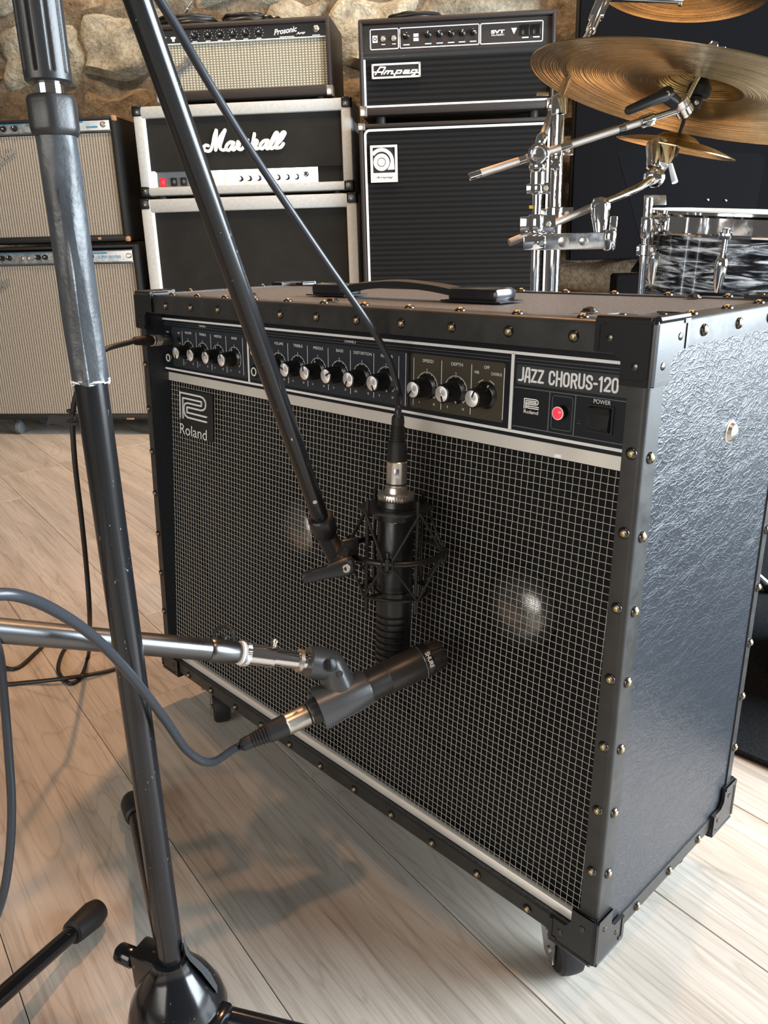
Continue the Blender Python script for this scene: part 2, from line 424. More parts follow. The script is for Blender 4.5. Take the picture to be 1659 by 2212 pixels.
def scratched(name, base, rough, sc):
    """dark paint with pale chips and scuffs"""
    m, t, b, tc = nodes(name)
    n = noise(t, mapping(t, tc, (1, 1, .35)), sc, 6, .75, .8)
    n2 = noise(t, mapping(t, tc), sc*.12, 3, .5)
    f = math_(t, 'MULTIPLY', math_(t, 'GREATER_THAN', n.outputs['Fac'], .66), math_(t, 'GREATER_THAN', n2.outputs['Fac'], .50))
    t.links.new(ramp(t, f, [(0, base), (1, (.42, .43, .43))]), b.inputs['Base Color'])
    b.inputs['Roughness'].default_value = rough
    bump(t, b, n2.outputs['Fac'], .1, .001)
    return m
POLEM = scratched('scuffed_black_tube', (.009, .0095, .011), .22, 330)
BASEM = scratched('scuffed_black_base', (.006, .0065, .008), .16, 260)
TAPE = M('black_gaffer_tape', (.035, .040, .046), .38, 0, .5, (45, .5, .003), ((.055, .062, .07), 40), rvar=(.33, .5, 50))
GUNMETAL = M('polished_gunmetal_tube', (.17, .173, .178), .3, 1, rvar=(.26, .4, 20))

# ------------------------------------------------------------------ floor of oak planks
PA = math.radians(-7.4)                      # planks run almost along the amplifier's front
fd = MB(); fd.box(-3.4, 3.6, -3.2, 3.6, -.05, -.0085)
floor = fd.build('floor', MORTAR); tag(floor, 'pale oak laminate floor', None, None, 'structure')
PW, PLN = .195, 1.285
pm = MB(); pm.rbox(0.0004, PLN-.0004, .0004, PW-.0004, -.0085, 0, .0006, 1); plank_me = pm.mesh('plank', WOOD, 20)
for k in range(-9, 15):
    off = .0775+PW*k
    st = ((k*0.47) % 1.0)*PLN
    for i in range(-3, 3):
        a0 = i*PLN+st-.45
        if k in (-3, -2, 0, 1, 2, 3): a0 = i*PLN-.33-.06*abs(k)
        if k == -1: a0 = i*PLN-.0315    # the butt joint seen just left of the amplifier
        c, s = math.cos(PA), math.sin(PA)
        p = V(a0*c-off*s, a0*s+off*c, 0)
        mid = V((a0+PLN/2)*c-off*s, (a0+PLN/2)*s+off*c, 0)
        if not (-3.2 < mid.x < 2.6 and -2.2 < mid.y < 2.8): continue
        o = inst('plank', plank_me, floor, Matrix.Translation(p) @ Matrix.Rotation(PA, 4, 'Z'))

# ------------------------------------------------------------------ rubble stone wall behind the backline
TH = math.radians(40); EX = V(math.cos(TH), math.sin(TH), 0); EN = V(math.sin(TH), -math.cos(TH), 0)
A0 = V(-1.96, .713, 0)
def row(s, off, z=0.0): return A0+EX*s+EN*off+V(0, 0, z)
WOFF = -.52
wb = MB(); wb.box(-2.2, 4.2, -.012, .25, -.008, 2.9)
wall = wb.build('wall_back', MORTAR); wall.location = row(0, WOFF); wall.rotation_euler = (0, 0, TH)
tag(wall, 'rough rubble stone wall behind the amplifiers', None, None, 'structure')
def stone_mesh(w, h, seed):
    rnd = random.Random(seed); nx, nz = 11, 8; vs = []; fs = []
    ph = [rnd.uniform(0, 6.28) for _ in range(8)]; d = rnd.uniform(.02, .055)
    for j in range(nz+1):
        for i in range(nx+1):
            u = i/nx*2-1; v = j/nz*2-1
            e = (max(0, 1-abs(u)**9))*(max(0, 1-abs(v)**9))
            rx = 1-.05*abs(v)**3*(1+math.sin(ph[0]+3*v))/1.2; rz = 1-.07*abs(u)**3*(1+math.sin(ph[1]+3*u))/1.2
            x = u*w/2*rx+.012*math.sin(ph[2]+5*v); z = v*h/2*rz+.014*math.sin(ph[3]+4*u)
            y = -d*e**.22+.012*math.sin(ph[4]+5*u+2*v)*e+.010*math.sin(ph[5]+7*v-3*u)*e+rnd.uniform(-.006, .006)*e
            vs.append((x, y, z))
    for j in range(nz):
        for i in range(nx):
            a = j*(nx+1)+i; fs.append((a, a+1, a+nx+2, a+nx+1))
    mb = MB(); mb.add(vs, fs); return mb
rnd = random.Random(3); z = .02; ri = 0
while z < 2.5:
    h = rnd.uniform(.12, .30); s = -1.6+rnd.uniform(0, .2)
    while s < 3.6:
        w = rnd.uniform(.20, .60); hh = h*rnd.uniform(.8, 1.04)
        brown = (z < 1.28 and rnd.random() < .75) or (s > 1.55 and rnd.random() < .8) or rnd.random() < .12
        o = stone_mesh(w*1.0, hh*1.0, rnd.random()).build('stone', STONE_B if brown else STONE, wall, False, 60)
        o.location = (s+w/2, -.004, z+h/2+rnd.uniform(-.012, .012))
        s += w
    z += h; ri += 1

# ------------------------------------------------------------------ the big guitar amplifier in front
AW, AH, AD, SH = .76, .5547, .271, .04536
amp = thing('guitar_amplifier', 'large black studded combo amplifier on casters with silver grid grille, in front', 'amplifier', (0, 0, .067))
def sh(p): return V(p.x, p.y+SH*p.z, p.z)
def AMB():
    m = MB(); m.xf = sh; return m
# cabinet carcass covered in black leatherette
c = AMB()
i_ = .0015
c.box(i_, .017, i_+.001, AD-i_, i_, AH-i_); c.box(AW-.017, AW-i_, i_+.001, AD-i_, i_, AH-i_)
c.box(.016, AW-.016, i_+.001, AD-i_, i_, .0185)
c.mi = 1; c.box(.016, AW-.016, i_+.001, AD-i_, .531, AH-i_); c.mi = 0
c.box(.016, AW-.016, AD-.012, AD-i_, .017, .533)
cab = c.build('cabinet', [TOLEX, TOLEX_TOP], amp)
# L-shaped edge trims: (axis, fixed corner, flange directions and widths)
def trim(axis, a, b, corner, d1, w1, d2, w2):
    """L profile with a rounded nose; d1, d2 point from the corner into the two faces"""
    t = .0022; r = .0045; c0 = V(corner); d1 = V(d1); d2 = V(d2); prof = []
    for k in range(5):
        an = k/4*PI/2
        prof.append(d1*(r-r*math.sin(an))+d2*(r-r*math.cos(an)))
    prof = [d1*w1]+[p for p in prof]+[d2*w2, d2*w2+d1*t, d1*t+d2*t, d1*w1+d2*t]
    ax = V(axis); m = AMB()
    m.rings([[c0+ax*a+p for p in prof], [c0+ax*b+p for p in prof]])
    return m.build('edge_trim', TRIM, amp)
X, Y, Z = V(1, 0, 0), V(0, 1, 0), V(0, 0, 1)
trim(X, 0, AW, (0, 0, AH), -Z, .0237, Y, .021); trim(X, 0, AW, (0, 0, 0), Z, .0185, Y, .02)
trim(Z, 0, AH, (0, 0, 0), X, .0165, Y, .02); trim(Z, 0, AH, (AW, 0, 0), -X, .0165, Y, .022)
trim(Y, 0, AD, (AW, 0, AH), -X, .021, -Z, .021); trim(Y, 0, AD, (AW, 0, 0), -X, .02, Z, .019)
trim(Y, 0, AD, (0, 0, AH), X, .021, -Z, .02); trim(Y, 0, AD, (0, 0, 0), X, .02, Z, .019)
trim(X, 0, AW, (0, AD, AH), -Z, .02, -Y, .021); trim(Z, 0, AH, (AW, AD, 0), -X, .02, -Y, .014)
trim(Z, 0, AH, (0, AD, 0), X, .02, -Y, .02); trim(X, 0, AW, (0, AD, 0), Z, .02, -Y, .02)
# studs
sm = MB(); sm.lathe((0, 0, 0), (0, 0, 1), [(0, .0047), (.0008, .0048), (.0020, .0039), (.0027, .0024)], 16)
sm.mi = 1; sm.lathe((0, 0, .0026), (0, 0, 1), [(0, .0025), (.0005, .0020), (.0007, .0008)], 12)
stud_me = sm.mesh('stud', [STUDM, BRASS], 50)
def stud(p, n):
    q = sh(V(p)); inst('stud', stud_me, amp, Matrix.Translation(q) @ V(n).to_track_quat('Z', 'Y').to_matrix().to_4x4())
US = [.0768+.0618*k for k in range(11)]
for u in US:
    stud((u, 0, .5417), -Y); stud((u, .0105, AH), Z); stud((u, AD-.0105, AH), Z)
    stud((u-.006, 0, .0092), -Y)
for k in range(7):
    v = .4605-.0615*k
    stud((AW-.0085, 0, v), -Y); stud((.0085, 0, v), -Y); stud((AW, .012, v-.004), X)
    stud((AW, AD-.007, v-.004), X)
for k in range(3):
    stud((AW, .075+.062*k, .0095), X); stud((AW, .106-.03+.0615*k, .5435), X)
    stud((AW-.0105, .075+.062*k, AH), Z); stud((.0105, .075+.062*k, AH), Z)
# corner caps
def lshape(a, w, n): return [(0, 0), (a, 0), (a, w), (w+n+.004, w), (w, w+n+.004), (w, a), (0, a)]
def corner_cap(cx, cy, cz):
    sx, sy, sz = (1 if cx == 0 else -1), (1 if cy == 0 else -1), (1 if cz == 0 else -1)
    o = V(cx, cy, cz); ax, ay, az = X*sx, Y*sy, Z*sz; p = .0032
    m = AMB()
    o2 = o-(ax+ay+az)*.0012
    P = lshape(.046, .0235, .002)
    for a, b, n in ((ax, az, ay), (ay, az, ax), (ax, ay, az)):
        pts = [q for q in P]
        # plate lying just outside the face whose inward normal is n
        m.prism([(q[0], q[1]) for q in pts], (o2, a, b, n), -.0022, .0012)
        # raised rim near the long ends
        m.prism([(.038, .0005), (.046, .0005), (.046, .0225), (.042, .0225), (.042, .004), (.038, .004)], (o2, a, b, n), -.0030, -.001)
        m.prism([(.0005, .040), (.004, .040), (.004, .042), (.0225, .042), (.0225, .046), (.0005, .046)], (o2, a, b, n), -.0030, -.001)
    for a, b, n in ((az, ax, ay), (ax, ay, az), (ay, ax, az)):   # moulded ribs along the three edges
        q0 = o2+b*(-.0005)+n*(-.0005)
        m.tube([q0+a*.002, q0+a*.045], .0030, 8)
    cp = m.build('corner_cap', CAPB, amp, False, 30)
    for a, b, n in ((ax, az, ay), (ay, az, ax), (ax, ay, az)):
        for u, w in ((.034, .013), (.012, .032)):
            AMB().lathe(o2+a*u+b*w-n*.0020, -n, [(0, .0031), (.0008, .0028), (.0014, .0012)], 12).build('rivet', STUDM, cp)
for cx in (0, AW):
    for cy in (0, AD):
        for cz in (0, AH): corner_cap(cx, cy, cz)
# control panel ------------------------------------------------------------
PY = .026                                     # depth of the panel face behind the front edge
FR = lambda y: (V(0, y, 0), X, Z, -Y)         # drawing frame on a plane y behind the front
p = AMB(); p.box(.0165, .7435, PY, PY+.006, .449, .5305)
panel = p.build('control_panel', PANEL, amp)
def rrect(x0, x1, y0, y1, r, n=5):
    out = []
    for cx, cy, a in ((x1-r, y1-r, 0), (x0+r, y1-r, PI/2), (x0+r, y0+r, PI), (x1-r, y0+r, 1.5*PI)):
        out += [(cx+r*math.cos(a+PI/2*k/n), cy+r*math.sin(a+PI/2*k/n)) for k in range(n+1)]
    return out
def plate(poly, h, mat, name, par=None, base=0.0):
    m = AMB(); m.prism(poly, FR(PY), base, h); return m.build(name, mat, par or panel)
plate(rrect(.0405, .2185, .4585, .5115, .003), .0005, SLATE, 'channel_plate')
plate(rrect(.2255, .4945, .4585, .5115, .003), .0005, SLATE, 'channel_plate')
plate(rrect(.4972, .6120, .4593, .5113, .003), .0005, OLIVE, 'effect_plate')
plate(rrect(.6238, .7425, .4950, .5118, .0022), .0005, SLATE2, 'name_plate')
# silver frame lines
ln = AMB()
ln.box(.0165, .7435, PY-.0006, PY, .5198, .5223); ln.box(.0165, .7435, PY-.0006, PY, .4525, .4550)
for u in (.2215, .6194): ln.box(u-.0016, u+.0016, PY-.0006, PY, .4545, .5205)
ln.build('silver_line', PSILVER, panel)
gl = AMB()
for v in (.5135, .5163): gl.box(.0200, .2190, PY-.0004, PY, v, v+.0004); gl.box(.2240, .6165, PY-.0004, PY, v, v+.0004); gl.box(.6225, .7435, PY-.0004, PY, v, v+.0004)
gl.box(.6225, .7435, PY-.0004, PY, .4918, .4926); gl.box(.6225, .7435, PY-.0004, PY, .4583, .4591)
for u in (.6590, .6840): gl.box(u-.0005, u+.0005, PY-.0004, PY, .4591, .4918)
b0 = rrect(.6620, .6815, .4618, .4896, .002)
gl.stroke(b0+[b0[0]], .0005, FR(PY), 0, .0004, 4)
gl.build('grey_line', PGREY, panel)
# white print: dividers, dial arcs, numerals, words
pr_ = AMB(); fr = FR(PY); KV = .4812
def word(s, u, v, w, h=.0029, bold=.0): put_text(pr_, s, u, v, w, h, fr, .0008, bold)
for u in (.0682, .1037, .1388, .1742, .2108, .2640, .3017, .3373, .3730, .4092, .4451, .4812): pr_.box(u-.0003, u+.0003, PY-.0008, PY-.0006, .4620, .5070)
for u in (.5017, .5379, .5742, .6111): pr_.box(u-.0003, u+.0003, PY-.0008, PY-.0006, .4620, .5072)
pr_.box(.4905, .4912, PY-.0008, PY-.0006, .4595, .5105)
KN = [(.0829, 'VOLUME', 265), (.1189, 'TREBLE', 90), (.1553, 'MIDDLE', 92), (.1921, 'BASS', 95),
      (.2837, 'VOLUME', 200), (.3197, 'TREBLE', 158), (.3555, 'MIDDLE', 96), (.3914, 'BASS', 28), (.4272, 'DISTORTION', 240), (.4631, 'REVERB', 290),
      (.5193, 'SPEED', 228), (.5557, 'DEPTH', 285), (.5915, '', 62)]
for u, s, a in KN:
    if s:
        word(s, u+.001, .5056, len(s)*.0027+.0005)
        arc = [(u+.0139*math.cos(q), KV+.0139*math.sin(q)) for q in [math.radians(225-270*k/24) for k in range(25)]]
        pr_.stroke(arc, .0004, fr, .0006, .0008, 4)
        word('5', u, .4972, .0013, .0021); word('OFF' if s == 'DISTORTION' else '0', u-.0095, .4655, .004 if s == 'DISTORTION' else .0013, .0022); word('10', u+.0098, .4655, .0024, .0022)
        for k in range(11):
            q = math.radians(225-27*k)
            pr_.stroke([(u+.0118*math.cos(q), KV+.0118*math.sin(q)), (u+.0139*math.cos(q), KV+.0139*math.sin(q))], .00035, fr, .0006, .0008, 4)
word('OFF', .5915, .5060, .0062); word('VIB', .5800, .5008, .0056, .0026); word('CHORUS', .6025, .5010, .0118, .0026)
for a0, a1 in ((75, 50), (130, 105)):
    pr_.stroke([(.5915+.0139*math.cos(math.radians(a0+(a1-a0)*k/5)), KV+.0139*math.sin(math.radians(a0+(a1-a0)*k/5))) for k in range(6)], .0005, fr, .0006, .0008, 4)
word('CHANNEL-1', .121, .5162, .0165, .0024); word('CHANNEL-2', .4092, .5160, .0290*.62, .0024)
word('HIGH', .0300, .5040, .0060, .0020); word('LOW', .0300, .4760, .0048, .0020); word('BRT', .0600, .5040, .0055, .0023); word('ON', .0610, .4905, .0035, .0020)
word('HIGH', .2380, .5040, .0060, .0020); word('LOW', .2380, .4760, .0048, .0020); word('BRT', .2530, .5040, .0055, .0023)
word('POWER', .7085, .4895, .0152, .0034)
# bold rounded name: JAZZ CHORUS-120
GL = {'J': (.46, [[(0, .08), (.24, .08), (.36, .2), (.36, 1)]]), 'A': (.5, [[(.02, 0), (.16, 1), (.36, 1), (.42, 0)], [(.09, .38), (.4, .38)]]),
      'Z': (.52, [[(.02, .92), (.42, .92), (.04, .08), (.44, .08)]]), 'C': (.52, [[(.42, .70), (.42, .8), (.32, .94), (.14, .94), (.05, .8), (.05, .2), (.14, .06), (.32, .06), (.42, .2), (.42, .3)]]),
      'H': (.54, [[(.06, 0), (.06, 1)], [(.44, 0), (.44, 1)], [(.06, .5), (.44, .5)]]), 'O': (.54, [[(.15, .94), (.33, .94), (.43, .8), (.43, .2), (.33, .06), (.15, .06), (.05, .2), (.05, .8), (.15, .94)]]),
      'R': (.54, [[(.06, 0), (.06, .94), (.32, .94), (.43, .84), (.43, .58), (.32, .48), (.12, .48)], [(.26, .48), (.44, 0)]]),
      'U': (.54, [[(.05, 1), (.05, .2), (.15, .06), (.33, .06), (.43, .2), (.43, 1)]]), 'S': (.52, [[(.42, .72), (.42, .82), (.32, .94), (.15, .94), (.05, .82), (.05, .66), (.15, .55), (.32, .46), (.42, .36), (.42, .18), (.32, .06), (.14, .06), (.05, .18), (.05, .28)]]),
      '-': (.34, [[(.03, .46), (.24, .46)]]), '1': (.32, [[(.02, .80), (.18, .96), (.18, 0)]]), '2': (.52, [[(.05, .72), (.05, .82), (.15, .94), (.33, .94), (.43, .82), (.43, .62), (.06, .08), (.45, .08)]]),
      '0': (.5, [[(.15, .94), (.31, .94), (.41, .8), (.41, .2), (.31, .06), (.15, .06), (.05, .2), (.05, .8), (.15, .94)]]), ' ': (.28, [])}
def banner(mb, s, u0, u1, v0, v1, frm, sw, h0, h1):
    tot = sum(GL[ch][0]+.06 for ch in s); k = (u1-u0)/tot; x = u0
    for ch in s:
        w, ps = GL[ch]
        for q in ps: mb.stroke([(x+a*k, v0+b*(v1-v0)) for a, b in q], sw, frm, h0, h1, 8)
        x += (w+.06)*k
bn = AMB(); banner(bn, 'JAZZ CHORUS-120', .6268, .7225, .4978, .5092, fr, .0018, .0005, .0009)
bn.build('name_lettering', PSILVER, panel)
LOGO_A = [(0, 0), (0, 9), (7.8, 9), (8.7, 8.75), (9.5, 7.9), (9.7, 6.6), (9.5, 5.3), (8.8, 4.5), (7.9, 4.25), (2.7, 4.25), (2.7, 2.35), (10, 2.35)]
LOGO_B = [(1.15, 0), (1.15, 7.25), (8.15, 7.25), (8.15, 5.75), (3.0, 5.75), (2.0, 5.3), (1.55, 4.2), (1.55, 2.6), (2.0, 1.2), (3.0, .6), (10, .6)]
def logo(mb, u0, v0, w, h, frm, sw, h0, h1):
    for P in (LOGO_A, LOGO_B): mb.stroke([(u0+a/10*w, v0+b/9*h) for a, b in P], sw, frm, h0, h1, 8)
logo(pr_, .6338, .4755, .0148, .0082, fr, .0009, .0005, .0008)
put_text(pr_, 'Roland', .6412, .4728, .0150, .0030, fr, .0008, .01)
pr_.build('panel_print', PWHITE, panel)
# knobs
kb = MB(); kb.lathe((0, 0, 0), (0, -1, 0), [(0, .0122), (.0012, .0122), (.0030, .0100), (.0034, .0094)], 32)
kb.lathe((0, -.0030, 0), (0, -1, 0), [(0, .0094), (.0120, .0088), (.0165, .0086), (.0170, .0080)], 96, lambda a, t: 1-.05*(.5+.5*math.cos(24*a)) if t < .016 else 1)
knob_me = kb.mesh('knob', BLACKP, 40)
kc = MB(); kc.lathe((0, -.0198, 0), (0, -1, 0), [(0, .0074), (.0005, .0074), (.0008, .0070)], 32); kcap_me = kc.mesh('knob_cap', SPUN, 40)
kp = MB(); kp.box(.0018, .0086, -.0212, -.0196, -.0007, .0007); kp.mi = 1; kp.box(.0092, .0112, -.0040, -.0030, -.0004, .0004); kptr_me = kp.mesh('pointer', [BLACKP, PWHITE])
for u, s, a in KN:
    base = sh(V(u, PY, KV)); k = inst('knob', knob_me, amp, Matrix.Translation(base) @ Matrix.Rotation(math.radians(-a), 4, 'Y'))
    inst('knob_cap', kcap_me, k, Matrix()); inst('pointer', kptr_me, k, Matrix())
# jack sockets, bright switch, pilot lamp, rocker
for u, v in ((.0300, .4690), (.0330, .4930), (.2352, .4690), (.2352, .4930)):
    j = AMB(); j.lathe((u, PY, v), (0, -1, 0), [(0, .0085), (.0015, .0085), (.0022, .0075)], 24)
    jo = j.build('jack_socket', BLACKP, amp)
    j = AMB(); j.torus((u, PY-.0026, v), (0, -1, 0), .0046, .0008, 28, 6); j.build('ring', PWHITE, jo)
j = AMB(); j.rbox(.0575, .0625, PY-.003, PY, .4925, .4985, .0008); j.build('bright_switch', BLACKP, amp)
j = AMB(); j.rbox(.2465, .2515, PY-.003, PY, .4925, .4985, .0008); j.build('bright_switch', BLACKP, amp)
l = AMB(); l.lathe((.6721, PY, .4768), (0, -1, 0), [(0, .0058), (.0060, .0056), (.0066, .0050)], 28); lo = l.build('pilot_lamp', BLACKP, amp)
l = AMB(); l.lathe((.6721, PY-.0062, .4768), (0, -1, 0), [(0, .0050), (.0012, .0047), (.0022, .0034), (.0026, .0015)], 24); tag(l.build('lens', REDLENS, lo), 'glowing red lens')
l = AMB(); l.torus((.6721, PY-.0066, .4768), (0, -1, 0), .0050, .0006, 28, 6); l.build('bezel', WHITEP, lo)
r = AMB(); r.prism([(.6965, .4650), (.7195, .4650), (.7195, .4868), (.6965, .4868)], FR(PY), 0, .0012); ro = r.build('power_switch', BLACKM, amp)
r = AMB()
prof = [(0, .4662), (.0030, .4662), (.0062, .4690), (.0050, .4762), (.0040, .4800), (.0060, .4850), (.0030, .4856), (0, .4856)]
r.rings([[V(.6985, PY-a, b) for a, b in prof], [V(.7178, PY-a, b) for a, b in prof]]); r.build('rocker', BLACKS, ro)
r = AMB(); r.stroke([(.6885, .4712), (.6885, .4722)], .0004, fr, 0, .0005, 4); r.box(.6868, .6905, PY-.0006, PY, .4695, .4699); r.build('switch_mark', PGREY, ro)
# grille: the baffle leans back a little more than the front edge
GY = lambda v: .0105+.0964*v
def gxf(p): return V(p.x, GY(p.z)+p.y, p.z)
def GMB():
    m = MB(); m.xf = gxf; return m
g = GMB(); g.box(.0165, .7435, -.0035, .004, .4365, .4480); gb = g.build('silver_bar', ALU, amp)
g = GMB(); g.rbox(.0165, .7435, -.0045, .004, .0187, .0295, .002); g.build('silver_bar', ALU, amp)
g = GMB(); g.add([(.0165, .0012, .019), (.7435, .0012, .019), (.7435, .0012, .447), (.0165, .0012, .447)], [(0, 1, 2, 3)])
g.build('grille_cloth', WEAVE, amp)
th = GMB(); rr = .00030
PT = .0065
nu = int((.7435-.0165)/PT); nv = int((.4370-.0290)/PT)
U0, V0 = .0165+.0035, .0290+.0040
for i in range(nu):
    u = U0+i*PT; path = []
    for k in range(2*nv+2):
        v = .0285+k*PT/2; ph = (v-V0)/PT
        path.append((u+random.uniform(-.00008, .00008), -.00022*math.cos(PI*ph+PI*i), min(v, .437)))
    th.tube(path, rr, 4, False)
for j in range(nv):
    v = V0+j*PT; path = []
    for k in range(2*nu+3):
        u = .0165+k*PT/2; ph = (u-U0)/PT
        path.append((min(u, .7435), .00022*math.cos(PI*ph+PI*j), v+random.uniform(-.00008, .00008)))
    th.tube(path, rr, 4, False)
tag(th.build('grille_thread', THREAD, amp, False, 180), None, None, None, 'stuff')
# baffle board and speakers seen through the cloth
def ring_board(mb, x0, x1, z0, z1, y, cs, R, n=48):
    """flat board with round holes, built as a fan from each hole to its half of the board"""
    for cx, cz, xa, xb in cs:
        for k in range(n):
            q = []
            for a in (2*PI*k/n, 2*PI*(k+1)/n):
                c, s = math.cos(a), math.sin(a)
                t = min(((xb-cx)/c if c > 1e-6 else (xa-cx)/c if c < -1e-6 else 9), ((z1-cz)/s if s > 1e-6 else (z0-cz)/s if s < -1e-6 else 9))
                q.append(((cx+R*c, y, cz+R*s), (cx+t*c, y, cz+t*s)))
            mb.add([q[0][0], q[0][1], q[1][1], q[1][0]], [(0, 1, 2, 3)])
SPK = [(.195, .236), (.572, .236)]
g = GMB(); ring_board(g, .0165, .7435, .019, .447, .012, [(SPK[0][0], SPK[0][1], .0165, .3835), (SPK[1][0], SPK[1][1], .3835, .7435)], .136)
g.build('baffle', BLACKM, amp)
for cx, cz in SPK:
    s = GMB(); s.lathe((cx, .016, cz), (0, 1, 0), [(0, .150), (.003, .138), (.012, .125), (.080, .052), (.100, .044)], 48, None, 0, False)
    so = s.build('speaker', CONE, amp)
    s = GMB(); s.lathe((cx, .104, cz), (0, -1, 0), [(0, .044), (.006, .042), (.013, .036), (.018, .026), (.021, .012), (.0215, .002)], 40)
    tag(s.build('dust_cap', DUST, so), 'shiny dust cap')
# badge on the grille
bd = GMB(); bf = lambda: (V(0, 0, 0), X, Z, -Y)
bd.rbox(.0490, .1300, -.004, -.0005, .3655, .4285, .0006, 1); bo = bd.build('badge', BLACKM, amp)
bd = GMB(); logo(bd, .0487, .3885, .0690, .0345, bf(), .0022, .004, .0052); bd.build('logo', PSILVER, bo)
bd = GMB(); put_text(bd, 'Roland', .0820, .3728, .0700, .0145, bf(), .0045, .0); bd.build('lettering', PSILVER, bo)
# small paper remnant on the silver bar
g = GMB(); g.box(.6650, .6715, -.0038, -.0034, .4372, .4400); g.build('paper_remnant', CREAM, amp)
# strap handle on the top
ho = None
for x0, x1 in ((.262, .318), (.482, .545)):
    h = AMB(); h.rbox(x0, x1, .092, .124, AH, AH+.0135, .004, 2); h.rbox(x0-.007, x1+.007, .089, .127, AH, AH+.0015, .0005, 1)
    ho = h.build('handle_end', BLACKG, amp)
h = AMB(); hp = [(.312, .108, AH+.007), (.34, .108, AH+.0115), (.40, .108, AH+.0150), (.45, .108, AH+.0125), (.488, .108, AH+.008)]
hp = crom(hp, 6); R_ = []
for q in hp: R_.append([V(q.x, q.y+a, q.z+b) for a, b in ((-.012, -.0035), (0, -.0042), (.012, -.0035), (.012, .0030), (0, .0045), (-.012, .0030))])
h.rings(R_); h.build('handle_strap', RUBBER, amp)
# screws on the top and on the side
def screw(p, n, r, mat=STUDM):
    m = MB(); m.lathe(sh(V(p)), n, [(0, r*1.25), (.0006, r*1.2), (.0008, r), (r*.45, r*.8), (r*.62, r*.3)], 16); m.build('screw', mat, amp)
for q in ((.185, .058, AH), (.368, .036, AH), (.670, .058, AH), (.670, .240, AH), (.185, .240, AH)): screw(q, Z, .0062)
screw((AW-.0015, .1525, .451), X, .0085, NICKEL)
# casters
for cx, cy in ((.703, .036), (.094, .036), (.703, .232), (.094, .232)):
    co = MB().lathe((0, 0, -.004), (0, 0, -1), [(0, .018), (.006, .018), (.008, .014)], 24).rbox(-.026, .026, -.026, .026, -.004, 0, .001, 1).build('caster', CHROME_D, amp)
    co.location = (cx, cy, 0); co.rotation_euler = (0, 0, math.radians(60)); dy = -.010
    for s in (-1, 1):
        f = MB(); f.prism([(-.021, -.008), (.017, -.008), (dy+.009, -.052), (dy-.009, -.052)], (V(s*.0155, 0, 0), Y, Z, X), -.001, .001); f.build('fork', CHROME_D, co)
    f = MB(); f.cyl((-.018, dy, -.0415), (.018, dy, -.0415), .0035, None, 12); f.build('axle', NICKEL, co)
    w = MB(); w.lathe((-.0125, dy, -.0415), (1, 0, 0), [(0, .010), (0, .021), (.003, .0246), (.0085, .0255), (.0165, .0255), (.022, .0246), (.025, .021), (.025, .010)], 40); w.build('wheel', RUBBER, co)

# ------------------------------------------------------------------ tall boom stand in the foreground
PX, PYY = .546, -.288
st = thing('microphone_boom_stand', 'tall scuffed black microphone stand with taped pole and boom reaching to the amplifier', 'mic stand', (PX, PYY, 0))
def se(x): return math.copysign(abs(x)**.65, x)
def wp(mb, name, mat, par, **k): return mb.build(name, mat, par, True, **k)
m = MB(); m.cyl((PX, PYY, .10), (PX, PYY, .606), .0102, None, 40); wp(m, 'lower_tube', POLEM, st)
# gaffer tape wrapped around the upper half, its loose edge lifted along the right side
tp = MB(); R_ = []
for k in range(41):
    z = .600+k/40*.146; ring = []
    for j in range(48):
        a = 2*PI*j/48
        r = .0112+.00022*math.sin(3*a+z*60)+.00016*math.sin(7*a-z*95)+(.0007 if k == 0 else 0)*math.sin(5*a)
        lift = math.exp(-((a-5.72)/.16)**2)*.0016*max(0, min(1, (.715-z)/.05))
        ring.append(V(PX+(r+lift)*math.cos(a), PYY+(r+lift)*math.sin(a), z+(.0012*math.sin(4*a) if k == 0 else 0)))
    R_.append(ring)
tp.rings(R_); wp(tp, 'tape_wrap', TAPE, st)
fray = MB()
rn = random.Random(5)
for j in range(46):
    a = rn.uniform(0, 2*PI); r = .0113; z = .6005+rn.uniform(-.001, .0015)
    q = V(PX+r*math.cos(a), PYY+r*math.sin(a), z)
    d = V(-math.sin(a), math.cos(a), rn.uniform(-.3, .3))*rn.uniform(.002, .005)
    fray.tube([q-d*.5, q+V(math.cos(a), math.sin(a), 0)*.0005+V(0, 0, rn.uniform(-.0006, .0006)), q+d*.5], .00035, 5)
wp(fray, 'frayed_tape_edge', CREAM, st)
flap = MB()
pts = []
for k in range(13):
    z = .602+k/12*.112; w = .0085-.004*(k/12)**2
    pts.append((z, w))
vs = []; fs = []
for k, (z, w) in enumerate(pts):
    a0 = 5.62+.05*math.sin(k*.6); a1 = a0+w/.0118
    for a in (a0, (a0+a1)/2, a1): vs.append((PX+.0124*math.cos(a), PYY+.0124*math.sin(a), z))
    if k:
        b = (k-1)*3
        fs += [(b, b+1, b+4, b+3), (b+1, b+2, b+5, b+4)]
flap.add(vs, fs); wp(flap, 'tape_flap', TAPE, st)
m = MB(); m.lathe((PX, PYY, .742), (0, 0, 1), [(0, .0118), (.0015, .0132), (.004, .0136), (.0185, .0136), (.0205, .0128), (.0215, .0108)], 40, lambda a, t: 1+.03*math.cos(6*a)); wp(m, 'clutch_collar', CAST, st)
m = MB(); m.cyl((PX, PYY, .735), (PX, PYY, .985), .0079, None, 32); wp(m, 'inner_tube', CHROME, st)
m = MB(); m.lathe((PX, PYY, .7695), (0, 0, 1), [(0, .0112), (.0012, .0126), (.0040, .0128), (.0045, .0128), (.0060, .0128), (.12, .0134), (.1235, .0134), (.128, .0126)], 144, lambda a, t: 1-.10*max(0, math.cos(9*a))**4 if .005 < t < .122 else 1); wp(m, 'ribbed_grip', CAST, st)
